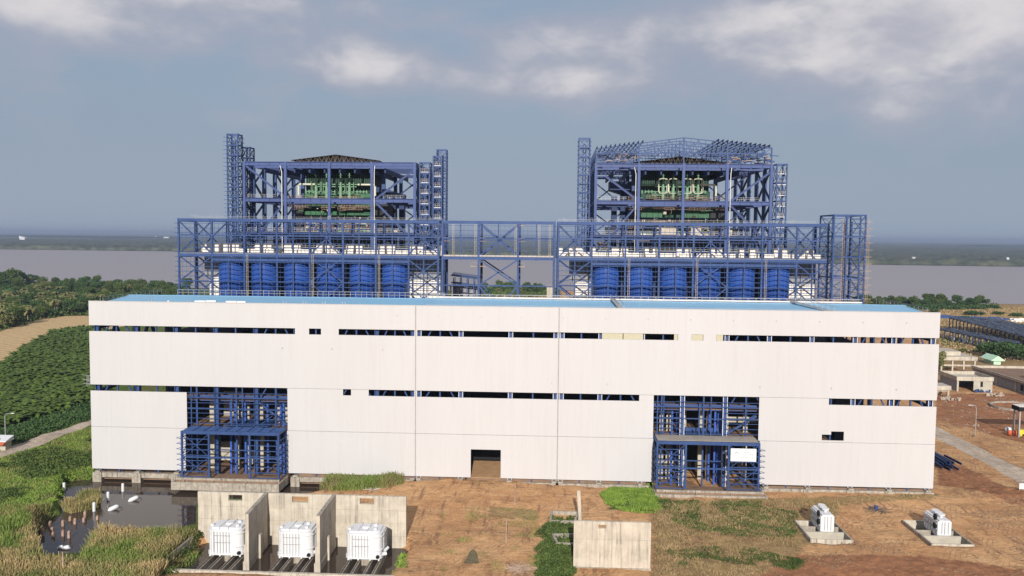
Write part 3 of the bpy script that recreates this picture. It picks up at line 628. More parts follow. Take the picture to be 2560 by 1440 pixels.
# plinth trays of the porches
def tray(x0, x1, y0, z0, z1, label):
    t = thing('concrete_trough', label, 'concrete trough', ((x0+x1)/2, y0, z0)); e = .45
    MB().box(x0, x1, y0, y0+e, z0, z1).build('front_wall', CONCD, t)
    MB().box(x0, x0+e, y0+e, -0.9, z0, z1).box(x1-e, x1, y0+e, -0.9, z0, z1).build('side_walls', CONCD, t)
    MB().box(x0+e, x1-e, y0+1.6, -0.9, z0, z1+.1).build('floor', SLAB, t)  # dark brown puts the shade of a hollow into the floor colour
    MB().box(x0+e, x1-e, y0+1.6, y0+2.1, z1+.1, z1+.6).build('inner_kerb', CONCD, t)
    for k in (0.1, .37, .68): MB().hexa([(x0+(x1-x0)*k, y0+e, z1-.5), (x0+(x1-x0)*k+.2, y0+e, z1-.5), (x0+(x1-x0)*k+.2, y0+1.6, z1-.5), (x0+(x1-x0)*k, y0+1.6, z1-.5), (x0+(x1-x0)*k, y0+e, z1-.1), (x0+(x1-x0)*k+.2, y0+e, z1-.1), (x0+(x1-x0)*k+.2, y0+1.6, z1+.33), (x0+(x1-x0)*k, y0+1.6, z1+.33)]).build('stiffener', CONCD, t)
tray(24.0, 50.2, -8.2, -1.75, 0.15, 'stained concrete trough under the left porch, raised above the dark pond')
tray(139.3, 165.2, -7.6, -1.5, -0.1, 'stained concrete trough under the right porch, standing in dry grass')
# banner on the right porch
a = SY(1827, 1121, -6.3); b = SY(1890, 1154, -6.3); bx0, bx1, bz1, bz0 = float(a[0]), float(b[0]), float(a[2]), float(b[2])
t = thing('banner', 'white banner with a faint portrait and grey lines hung on the right porch', 'banner', ((bx0+bx1)/2, -6.3, bz0))
MB().box(bx0, bx1, -6.36, -6.3, bz0, bz1).build('sheet', surf('banner_white', (0.84, 0.86, 0.86), None, 1, 0.6), t)
mb = MB(); w = bx1-bx0; h = bz1-bz0; GREYI = surf('faded_print', (0.25, 0.30, 0.31), None, 2, .7)
def arc(mb, cx, cz, r, a0, a1, wd):
    P_ = [(cx+r*math.cos(math.radians(q)), -6.375, cz+r*1.15*math.sin(math.radians(q))) for q in np.linspace(a0, a1, 8)]
    for i in range(7): mb.beam(P_[i], P_[i+1], 0.02, wd)
arc(mb, bx0+w*.21, bz0+h*.45, h*.22, 10, 140, 0.13); arc(mb, bx0+w*.10, bz0+h*.42, h*.2, 60, 150, 0.12); arc(mb, bx0+w*.21, bz0+h*.4, h*.2, 300, 370, 0.08)
mb.build('portrait', surf('portrait_grey', (0.10, 0.13, 0.13), None, 2, .7), t)
mb = MB(); rr = random.Random(3)
for (zf, xa, xb) in ((.68, .5, .75), (.54, .38, .93), (.42, .36, .93), (.29, .34, .95)):
    x = xa
    while x < xb:
        d = rr.uniform(.015, .05); mb.box(bx0+w*x, bx0+w*(x+d), -6.372, -6.362, bz0+h*zf, bz0+h*(zf+.055)); x += d+.014
mb.build('faded_lines', GREYI, t); MB().box(bx0+w*.83, bx0+w*.93, -6.372, -6.362, bz0+h*.82, bz0+h*.88).build('red_mark', surf('faded_red', (0.7, 0.3, 0.28), None, 2, .7), t)
# ------------------------------------------------------------------ bunker frame
YB = 46.0; YR = 58.0
BT = H(546, YB, 500); DK = 53.6
def bunker(x0, cols, label, xb, x1):
    t = thing('bunker_bay', label, 'steel frame', ((x0+x1)/2, YB, 0)); top = BT
    for i, x in enumerate(cols):
        big = i % 2 == 0
        MB().ibeam((x, YB, 0), (x, YB, top), 0.5 if big else 0.3, 0.55 if big else 0.3, 0.12).build('column', BLUE, t)
        if big:
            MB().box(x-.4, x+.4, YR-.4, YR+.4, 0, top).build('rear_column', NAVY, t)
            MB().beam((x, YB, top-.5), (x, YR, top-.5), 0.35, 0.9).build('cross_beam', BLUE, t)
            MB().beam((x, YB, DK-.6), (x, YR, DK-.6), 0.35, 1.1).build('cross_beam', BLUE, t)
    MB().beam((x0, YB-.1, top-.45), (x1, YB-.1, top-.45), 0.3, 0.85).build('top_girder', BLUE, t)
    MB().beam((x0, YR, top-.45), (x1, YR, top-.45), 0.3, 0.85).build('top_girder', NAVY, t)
    MB().beam((x0, YB-.15, DK-.35), (x1, YB-.15, DK-.35), 0.3, 0.85).build('deck_girder', BLUE, t)
    MB().beam((cols[2], YB-.1, DK-1.75), (cols[-3], YB-.1, DK-1.75), 0.3, 0.8).build('lower_girder', BLUE, t)
    MB().beam((x0, YB-.15, 59.2), (x1, YB-.15, 59.2), 0.22, 0.4).beam((x0, YB-.15, 45.3), (x1, YB-.15, 45.3), 0.22, 0.4).build('tie_beam', BLUE, t)
    MB().box(x0, x1, YB+.3, YR, DK-.12, DK+.02).build('deck', surf('dusty_deck', (.33, .29, .27), None, .5, .8), t)
    MB().box(x0, x1, YB-.22, YB-.12, DK+.1, DK+.5).build('toe_board', CONCB, t)
    mb = MB(); zz = [top-1.45*k for k in range(1, 20) if top-1.45*k > 36]
    for z in zz: mb.beam((x0-1.1, YB-.42, z), (x1+.3, YB-.42, z), 0.15, 0.15)
    mb.build('girts', BLUE, t)
    mb = MB()
    for x in np.arange(x0+1.2, x1, 1.25):
        mb.beam((x, YB-.40, top-1.45), (x, YB-.40, DK+.3), 0.045); mb.beam((x, YB-.40, DK-1), (x, YB-.40, 37), 0.045)
    mb.build('sag_rods', BLUE, t)
    mb = MB()
    for xc, hw in xb:
        for (c, d) in ((DK, 59.2), (59.2, top-.8), (45.3, DK-.8), (38, 45.3)):
            s = 1 if c in (DK, 45.3) else 0
        for (zl, zh) in ((DK, top-.8), (45.4, DK-.8), (36.5, 45.2)):
            zm = (zl+zh)/2
            mb.beam((xc-hw, YB+.1, zl), (xc+hw, YB+.1, zh), 0.34); mb.beam((xc-hw, YB+.1, zh), (xc+hw, YB+.1, zl), 0.34)
    mb.build('cross_bracing', BLUE, t)
    mb = MB()
    for (a, b) in ((cols[0], cols[2]), (cols[2], cols[4]), (cols[-3], cols[-1])):
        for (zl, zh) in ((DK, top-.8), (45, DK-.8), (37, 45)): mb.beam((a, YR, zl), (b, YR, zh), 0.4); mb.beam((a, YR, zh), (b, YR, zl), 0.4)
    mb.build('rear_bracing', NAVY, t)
    mb = MB(); rail(mb, x0, x1, YR-.6, top, 0.9, 2.5, 0.05)
    for k in range(18):
        x = random.uniform(x0, x1); mb.beam((x, YB+1, top), (x, YB+1, top+random.uniform(.5, 1.6)), 0.05); mb.beam((x, YB+1, top+.8), (x+random.uniform(-1, 1), YB+1, top+1.2), 0.05)
    mb.build('top_rail', GALV, t)
    for x in cols[4:-4:4]:
        mb = MB(); mb.beam((x+.8, YB-.7, 37), (x+.8, YB-.7, DK), 0.07); mb.beam((x+1.3, YB-.7, 37), (x+1.3, YB-.7, DK), 0.07)
        for z in np.arange(37, DK, .45): mb.beam((x+.8, YB-.7, z), (x+1.3, YB-.7, z), 0.05)
        mb.build('ladder', INSUL, t)
    for (a, b) in ((x0+5.5, x0+11), (cols[-4]+.5, cols[-1]-.3)):
        MB().box(a, b, YB+9, YB+9.3, 36, 46).build('pale_wall', WBOX, t); MB().box(a-2, b, YB+10, YB+10.3, 46, DK-1).build('dark_wall', CONCB, t)
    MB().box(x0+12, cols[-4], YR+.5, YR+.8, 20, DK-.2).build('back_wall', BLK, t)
    return t
lc = [X(p_, YB) for p_ in (447, 487, 530, 570.6, 611, 651, 692.5, 733, 774.5, 816, 858, 898, 940, 981, 1022, 1059, 1096)]
rc = [X(p_, YB) for p_ in (1396, 1438, 1480, 1522, 1564, 1606, 1648.6, 1691, 1734, 1777, 1820, 1862.5, 1906, 1950, 1993, 2033, 2070)]
bunker(lc[0], lc, 'blue bunker frame with six silos below its deck, left half of the plant', [((lc[k-1]+lc[k+1])/2, 5.0) for k in (1, 9, 15)], lc[-1])
bunker(rc[0], rc, 'blue bunker frame with six silos below its deck, right half of the plant', [((rc[k-1]+rc[k+1])/2, 5.0) for k in (1, 9, 15)], rc[-1])
# bridge between
t = thing('conveyor_bridge', 'open blue steel bridge frame joining the two bunker frames', 'steel frame', (99, YB, 0))
bc = [X(p_, YB) for p_ in (1106.6, 1151.6, 1197, 1246, 1295.6, 1341, 1386)]
for i, x in enumerate(bc):
    big = i in (0, 2, 4, 6); MB().ibeam((x, YB, 0 if big else DK), (x, YB, BT), 0.55 if big else .28, 0.6 if big else .28, .12).build('column', BLUE, t)
    if big: MB().box(x-.35, x+.35, YB+9.6, YB+10.4, 0, BT).build('rear_column', NAVY, t)
    MB().beam((x, YB, DK-.6), (x, YB+10, DK-.6), .3, .8).build('cross_beam', NAVY, t)
for (z, hh) in ((BT-.45, .85), (DK-.5, .8), (45.0, .35), (59.0, .35)): MB().beam((bc[0], YB-.12, z), (bc[-1], YB-.12, z), .3, hh).build('girder', BLUE, t)
for z in (BT-.45, 59.0): MB().beam((bc[0], YB+10, z), (bc[-1], YB+10, z), .3, .6).build('girder', NAVY, t)
MB().box(bc[0], bc[-1], YB+.2, YB+10, DK-.1, DK+.05).box(bc[0], bc[-1], YB-.2, YB-.1, DK, DK+.45).build('deck', surf('pale_deck', (.48, .42, .38), (.38, .33, .30), .5, .8), t)
mb = MB()
for z in np.arange(BT-1.45, DK+.5, -1.45): mb.beam((bc[0], YB-.4, z), (bc[-1], YB-.4, z), .12, .12)
for x in np.arange(bc[0]+1, bc[-1], 1.35): mb.beam((x, YB-.4, BT-1), (x, YB-.4, DK), .045)
mb.build('girts', BLUE, t)
mb = MB(); a, b = bc[2], bc[4]
for yy, ww in ((YB, .35), (YB+10, .4)):
    for (zl, zh) in ((DK, BT-.8), (45, DK-.8)): mb.beam((a, yy, zl), (b, yy, zh), ww); mb.beam((a, yy, zh), (b, yy, zl), ww)
    mb.beam((a, yy, 45), ((a+b)/2, yy, 38), ww); mb.beam((b, yy, 45), ((a+b)/2, yy, 38), ww)
mb.build('cross_bracing', BLUE, t)
for x in (bc[0]+3, bc[2]-1.2, bc[4]-1.0, bc[5]+.6, bc[6]-1.6):
    mb = MB(); mb.beam((x, YB-.6, DK), (x, YB-.6, BT-1), .06); mb.beam((x+.5, YB-.6, DK), (x+.5, YB-.6, BT-1), .06)
    for z in np.arange(DK, BT-1, .5): mb.beam((x, YB-.6, z), (x+.5, YB-.6, z), .05)
    mb.build('ladder', INSUL, t)
for (x, z) in ((bc[2]+1.2, DK-3), (bc[2]+1.2, 58), (bc[4]+1, DK-3), (bc[2]-1.5, DK-3), (bc[4]+1, 58), (bc[4]+1, BT-1.4), (bc[0]+1, 58)):
    MB().box(x-1, x+1, YB+.5, YB+2, z, z+.2).beam((x-.9, YB+.5, z), (x-.9, YB+.5, z+1.2), .06).beam((x+.9, YB+.5, z), (x+.9, YB+.5, z+1.2), .06).beam((x-.9, YB+.5, z+1.2), (x+.9, YB+.5, z+1.2), .06).build('work_platform', RUST, t)
# silos
def silo_proto():
    t = thing('coal_silo', 'x', 'silo', (0, 0, 0)); prof = [(3.55, 30), (3.95, 36), (3.95, 44.9), (4.1, 45.0), (4.1, 45.35), (3.95, 45.4), (3.95, 50.6), (3.3, 51.3), (1.5, 51.7), (0.01, 51.8)]
    MB().lathe(0, 0, prof, 40).build('shell', SILO, t, True)
    for z in (38.4, 40.2, 42.0, 43.7, 46.4, 48.0, 49.4): MB().lathe(0, 0, [(3.95, z-.05), (4.01, z-.04), (4.01, z+.04), (3.95, z+.05)], 40).build('stiffener_ring', SILO, t)
    mb = MB()
    for k in range(5):
        q = math.radians(225+k*22.5+6); mb.beam((4.02*math.cos(q), 4.02*math.sin(q), 36), (4.02*math.cos(q), 4.02*math.sin(q), 50.5), .09)
    mb.build('seam_straps', SILO, t)
    mb = MB(); mb.beam((-.5, -4.2, 36), (-.5, -4.2, 50.6), .14); mb.beam((.2, -4.2, 36), (.2, -4.2, 50.6), .14); mb.build('riser', SILO, t)
    return t
proto = silo_proto(); YS = YB+5.2
sil = [X(p_, YS, 690) for p_ in (581, 662, 744, 825, 907, 988)]+[X(p_, YS, 690) for p_ in (1514.5, 1599, 1683.5, 1767.5, 1852, 1938.5)]
for i, x in enumerate(sil):
    o = proto if i == 0 else copy_tree(proto); o.location = (x, YS, 0)
    o['label'] = f'blue cylindrical coal silo, {ordn(i % 6)} from the left in the {"left" if i < 6 else "right"} row of six'; o['group'] = 'blue coal silos under the bunker decks'
# white blocks on the decks
def blocks(tall, low, side):
    y = 52.0
    for (a, b) in tall:
        xa, xb_ = X(a, y), X(b, y); o = MB().box(xa, xb_, y, y+2.2, DK+.02, DK+.02+3.1).build('white_casing', WBOX)
        for zz in (1.0, 2.05): MB().box(xa+.02, xb_-.02, y-.04, y-.002, DK+zz, DK+zz+.05).build('panel_joint', INSUL, o)
        tag(o, f'tall white panelled casing on the {side} bunker deck', 'casing', f'tall white casings on the {side} bunker deck')
    for (a, b) in low:
        n = max(1, int(round((b-a)/15))); st = (b-a)/n
        for k in range(n):
            xa, xb_ = X(a+k*st, y-1.2)+.04, X(a+(k+1)*st, y-1.2)-.04
            o = MB().box(xa, xb_, y-1.2, y-.1, DK+.02, DK+1.5).build('white_block', WBOX)
            tag(o, f'low white block in the row along the {side} bunker deck', 'block', f'low white blocks on the {side} bunker deck')
blocks([(504, 516), (536, 550), (558, 574), (580, 597), (637, 650), (658, 678), (710, 728), (735, 751), (791, 806), (813, 833), (865, 884), (890, 906), (946, 961), (967, 987), (1025, 1039), (1044, 1057), (1097, 1104)],
       [(505, 524), (596, 609), (618, 650), (658, 684), (710, 730), (735, 772), (779, 806), (815, 848), (861, 883), (890, 927), (928, 962), (967, 1004), (1005, 1040), (1048, 1104)], 'left')
blocks([(1398, 1407), (1423, 1437), (1440, 1459), (1475, 1489), (1530, 1548), (1553, 1571), (1613, 1623), (1633, 1644), (1692, 1705), (1713, 1728), (1776, 1788), (1794, 1806), (1849, 1864), (1876, 1891), (1936, 1946), (1957, 1969), (2011, 2022), (2032, 2036)],
       [(1398, 1420), (1425, 1475), (1480, 1545), (1550, 1610), (1615, 1640), (1648, 1690), (1700, 1735), (1742, 1775), (1780, 1840), (1848, 1862), (1875, 1900), (1912, 1938), (1957, 1987), (1993, 2014), (2020, 2057)], 'right')
# ------------------------------------------------------------------ lattice towers
def tower(x0, x1, y0, y1, zt, label, stairs=False, girts=True, mat=BLUE, tiers=3.4, zb=30, tick=1.2, cols=None, zo=None):
    t = thing('stair_tower' if stairs else 'lift_tower', label, 'tower', ((x0+x1)/2, (y0+y1)/2, 0)); ps = [(x, y) for x in (cols or (x0, x1)) for y in (y0, y1)]
    for (x, y) in ps: MB().beam((x, y, 0), (x, y, zt), .38).build('column', mat, t)
    mb = MB()
    for z in np.arange(zt-.2, zb, -tiers):
        for (a, b) in (((x0, y0), (x1, y0)), ((x1, y0), (x1, y1)), ((x1, y1), (x0, y1)), ((x0, y1), (x0, y0))): mb.beam((*a, z), (*b, z), .24, .35)
    mb.build('ring_beams', mat, t); mb = MB()
    for z in np.arange(zt-.2, zb+tiers, -tiers):
        mb.beam((x0, y0, z-tiers), ((x0+x1)/2, y0, z), .14); mb.beam((x1, y0, z-tiers), ((x0+x1)/2, y0, z), .14)
        for x in (x0, x1): mb.beam((x, y0, z-tiers), (x, y1, z), .14); mb.beam((x, y0, z), (x, y1, z-tiers), .14)
        mb.beam((x0, y1, z-tiers), (x1, y1, z), .16); mb.beam((x1, y1, z-tiers), (x0, y1, z), .16)
    mb.build('lacing', mat, t)
    if girts:
        mb = MB()
        for z in np.arange(zt-1.2, zb, -1.35):
            mb.beam((x0-tick, y0-.3, z), (x1+.4, y0-.3, z), .12, .14); mb.beam((x0-.3, y0, z), (x0-.3, y1, z), .12); mb.beam((x1+.3, y0, z), (x1+.3, y1+tick, z), .12)
        mb.build('girts', mat, t)
        for x in (x0+(x1-x0)*.4, x0+(x1-x0)*.62): MB().box(x-.2, x+.2, y0+1.2, y0+1.6, zb, zt-2).build('guide_post', mat, t)
    if stairs:
        k = 0
        for z in np.arange(zt-3.3, zb, -3.4):
            f = MB().box(x0+.2, x1-.2, y0+.15, y0+1.2, z, z+.18).build('landing', WPIPE, t)
            mb = MB(); rail(mb, x0+.2, x1-.2, y0+.15, z+.2, 1.1, .6, .07); mb.build('handrail', INSUL, f)
            mb = MB(); a, b = (x0+.4, x1-.4) if k % 2 else (x1-.4, x0+.4)
            for yy in (y0+1.3, y0+2.0): mb.beam((a, yy, z), (b, yy, z-3.4), .12, .35)
            mb.build('stair_flight', mat, f); k += 1
    return t
YF = 68.0
def tz(px, py, y=YF): return float(SY(px, py, y)[2])
tower(X(569, YF, 450), X(595, YF, 450), YF, YF+4, tz(580, 334), 'tallest slim blue lift tower at the left end of the left boiler frame', zb=40)
tower(X(607, YF+5, 450), X(625, YF+5, 450), YF+5, YF+9, tz(610, 367, YF+5), 'short stepped blue tower head behind the tallest left lift tower', girts=False, mat=NAVY, zb=45)
tower(X(1049.5, YF, 450), X(1073.5, YF, 450), YF, YF+5, tz(1060, 405), 'blue stair tower with white landings beside the right side of the left boiler frame', True, False, zb=38)
tower(X(1083, YF+2, 450), X(1104, YF+2, 450), YF+2, YF+6, tz(1090, 389, YF+2), 'blue stair tower with white landings, next to the lift shaft right of the left boiler', True, False, zb=38)
tower(X(1092, YF+7, 450), X(1115, YF+7, 450), YF+7, YF+10, tz(1100, 373, YF+7), 'slim dark blue lift tower at the far right of the left boiler frame', zb=38, tick=.2, mat=BLUE)
tower(X(1446.5, YF, 450), X(1474, YF, 450), YF, YF+4, tz(1460, 344), 'slim blue lift tower at the left end of the right boiler frame', zb=40, tick=.4, tiers=2.9)
tower(X(1942, YF, 450), X(1967, YF, 450), YF, YF+5, tz(1950, 409), 'blue stair tower with white landings right of the right boiler frame', True, False, zb=38, tiers=5.8)
# scaffold-like end tower
x0, x1 = X(2084, YB-4, 600), X(2163, YB-4, 600); t5 = tower(x0, x1, YB-4, YB+8, tz(2110, 536, YB-4), 'wide open blue transfer tower at the right end of the bunker frame', girts=True, tiers=6.0, zb=34, tick=.3, cols=(x0, X(2116, YB-4, 600), X(2150, YB-4, 600), x1))
mb = MB()
for z in np.arange(36, 66, 2.0): mb.beam((x1-1.2, YB-2, z), (x1+1.2, YB-2, z+.1), .8, .12); mb.beam((x1-.5, YB-4.6, z+.8), (x1+1.9, YB-4.6, z+.8), .1)
for x in (X(2107, YB-5, 600), X(2169, YB-5, 600)):
    for q in (0, .6): mb.beam((x+q, YB-4.7, 36), (x+q, YB-4.7, 66), .06)
    for z in np.arange(36, 66, .5): mb.beam((x, YB-4.7, z), (x+.6, YB-4.7, z), .05)
mb.build('scaffold', RUST, t5)
# ------------------------------------------------------------------ boiler houses
ROWS = [68, 76, 86.5, 97.5, 108, 119]
def boiler(cx, side, pxs, right):
    cols = [X(p_, YF, 450) for p_ in pxs]; xl, xr = cols[0], cols[-1]; ztop = 83.3; zm = 71.5; zlow = 60.6
    t = thing('boiler_house', f'tall open violet-blue steel boiler house frame on the {side}', 'steel frame', (cx, YF, 0))
    for x in cols: MB().ibeam((x, YF, 0), (x, YF, ztop), .85, .9, .2).build('column', BLUE2, t)
    for y in ROWS[1:]:
        for x in ((xl, xr) if y < 119 else cols)+([cols[1], cols[3]] if y in (86.5, 108) else []) if isinstance((xl, xr), list) else list((xl, xr) if y < 119 else cols)+([cols[1], cols[3]] if y in (86.5, 108) else []):
            MB().box(x-.6, x+.6, y-.55, y+.55, 0, ztop-.5).build('inner_column', BLUE, t)
    for z, h_ in ((ztop-.65, 1.25), (zm-.6, 1.25), (zlow-.5, 1.0), (49, .9)):
        MB().ibeam((xl-.4, YF, z), (xr+.4, YF, z), .8, h_, .16).build('front_girder', BLUE2, t)
        mb = MB()
        for a in range(int((xr-xl)/3.4)): mb.box(xl+a*3.4+1.5, xl+a*3.4+1.58, YF-.4, YF-.38, z-h_/2, z+h_/2)
        mb.build('web_stiffeners', BLUE, t)
        for x in (xl, xr): MB().beam((x, YF, z), (x, 119, z), .7, h_).build('side_girder', BLUE2, t)
        for y in ROWS[1:4]+[119]: MB().beam((xl, y, z-.3), (xr, y, z-.3), .5, h_*.9).build('inner_girder', BLUE2 if y < 80 else NAVY, t)
    mb = MB()
    def br(a, za, b, zb, w=.6, y=YF): mb.ibeam((a, y+.1, za), (b, y+.1, zb), w, w, .12)
    br(xl+.3, ztop-1.2, cols[1], zm, .55) if not right else br(xl+3, ztop-4, cols[1], zm, .65)
    br(cols[1], zm-1, xl+3, zlow-3, .55); br(cols[3]+1.3, zm, xr-.3, ztop-2.5, .6); br(cols[3]+1, zm-1, xr, zlow-3, .6)
    mb.build('front_bracing', BLUE2, t)
    mb = MB()
    for x in (xl, xr):
        for (ya, yb) in ((68, 86.5), (97.5, 119)):
            for (zl, zh) in ((zm, ztop-1), (zlow, zm-1), (49, zlow)): mb.beam((x, ya, zh), (x, yb, zl), .55); mb.beam((x, yb, zh), (x, ya, zl), .5)
    for (a, b) in ((xl, cols[1]), (cols[3], xr)):
        for (zl, zh) in ((zm, ztop-1), (zlow, zm-1)): mb.beam((a, 97.5, zl), (b, 97.5, zh), .45); mb.beam((a, 119, zh), (b, 119, zl), .45)
    mb.build('inner_bracing', NAVY, t)
    # floors with grating and rails
    for z in (zm, zlow, 55.5):
        for (a, b, ya, yb) in ((xl, cols[1], 69, 76), (cols[3], xr, 69, 84), (cols[1], cols[3], 69, 75)) if z != zm else ((xl, cols[1]-3, 69, 74), (cols[3]+3, xr-3, 69, 84)):
            f = MB().box(a+.4, b-.4, ya, yb, z-.1, z+.05).build('floor_grating', GALV, t)
            mb = MB(); rail(mb, a+.5, b-.5, ya, z+.05, 1.15, 1.4, .07); mb.build('handrail', GALV, f)
    for x in (cols[1]-.9, cols[3]+.9 if not right else cols[3]+1.0):
        MB().tube([(x-.6 if x < cx else x+.2, YF-1, ztop-1.3), (x-.1 if x < cx else x, YF-.8, ztop-3.5), (x-.1 if x < cx else x, YF-.8, 50)], .12, 8).build('downpipe', WPIPE, t)
    # upper grillage hidden in shadow
    mb = MB()
    for k in range(9): mb.beam((xl+6+k*5, 70, ztop-2.6), (xl+6+k*5, 112, ztop-2.6), .5, 1.5)
    mb.build('hanger_grillage', NAVY, t)
    MB().box(xl+15, xr-13, 78, 112, ztop-1.3, ztop-1.0).build('top_deck', DARK, t)
    # low gabled roof with lattice edge
    ap = cols[2]+(.8 if not right else -.5); e0, e1 = (X(727, 73, 400), X(948, 73, 400)) if not right else (X(1585, 73, 405), X(1818, 73, 405))
    za = tz(830, 386, 73) if not right else tz(1708, 391, 73); ze = za-1.9; r = thing('boiler_roof', f'low dark gabled roof with lattice edge on top of the {side} boiler frame', 'roof', (ap, 73, ztop))
    mb = MB()
    for (a, b, z0, z1) in ((e0, ap, ze, za), (ap, e1, za, ze)): mb.hexa([(a, 73, z0-.1), (b, 73, z1-.1), (b, 108, z1-.1), (a, 108, z0-.1), (a, 73, z0), (b, 73, z1), (b, 108, z1), (a, 108, z0)])
    mb.build('roof_sheet', DARK, r)
    mb = MB()
    for (a, b, z0, z1) in ((e0+.5, ap, ze-.15, za-.15), (ap, e1-.5, za-.15, ze-.15)): mb.hexa([(a, 74.5, ztop+.1), (b, 74.5, ztop+.1), (b, 74.7, ztop+.1), (a, 74.7, ztop+.1), (a, 74.5, z0), (b, 74.5, z1), (b, 74.7, z1), (a, 74.7, z0)])
    mb.build('end_wall', BLK, r)
    mb = MB(); n = 20; zb_ = ztop+.25
    for k in range(n):
        xa = e0+(e1-e0)*k/n; xb_ = e0+(e1-e0)*(k+1)/n; f = lambda x: ze+(za-ze)*(1-abs(x-ap)/max(ap-e0, e1-ap))-.15
        xm = (xa+xb_)/2; mb.beam((xa, 73.3, zb_), (xm, 73.3, f(xm)), .085); mb.beam((xm, 73.3, f(xm)), (xb_, 73.3, zb_), .085)
        if k % 2 == 0: mb.beam((xa, 73.35, zb_), (xa, 73.35, f(xa)), .1)
    mb.build('edge_lattice', surf('dull_lattice', (.20, .15, .11), None, 1, .7), r)
    rr = random.Random(3 if right else 4)
    for k in range(34):
        x = rr.uniform(xl+1, xr-6); z = rr.choice((48.5, 50.5, 53, 55.8, 58, 60.8)); y = rr.uniform(71, 86); q = (rr.uniform(2, 6), rr.uniform(.5, 2.4))
        MB().box(x, x+q[0], y, y+rr.uniform(2, 6), z, z+q[1]).build('machinery', rr.choice((NAVY, DARK, DARK, BLK, INSUL, GREEND)), t)
    for z in (48.2, 50.2, 52.7, 57.6): MB().box(xl+1, xr-1, 72+rr.random()*4, 92, z-.15, z).build('shade_toned_floor', DARK, t)  # slabs given a dark tone as if already shaded
    mb = MB()
    for z in (52.7, 57.6, 60.7): rail(mb, xl+1, xr-1, 71.5, z, 1.1, 1.3, .07)
    mb.build('floor_rails', INSUL, t)
    return cols, t
LCOLS = (611, 714, 823.5, 930, 1037); RCOLS = (1489.5, 1597, 1708.5, 1817.5, 1928)
bl, BLT = boiler(41.9, 'left', LCOLS, False); brr, BRT = boiler(155.5, 'right', RCOLS, True)
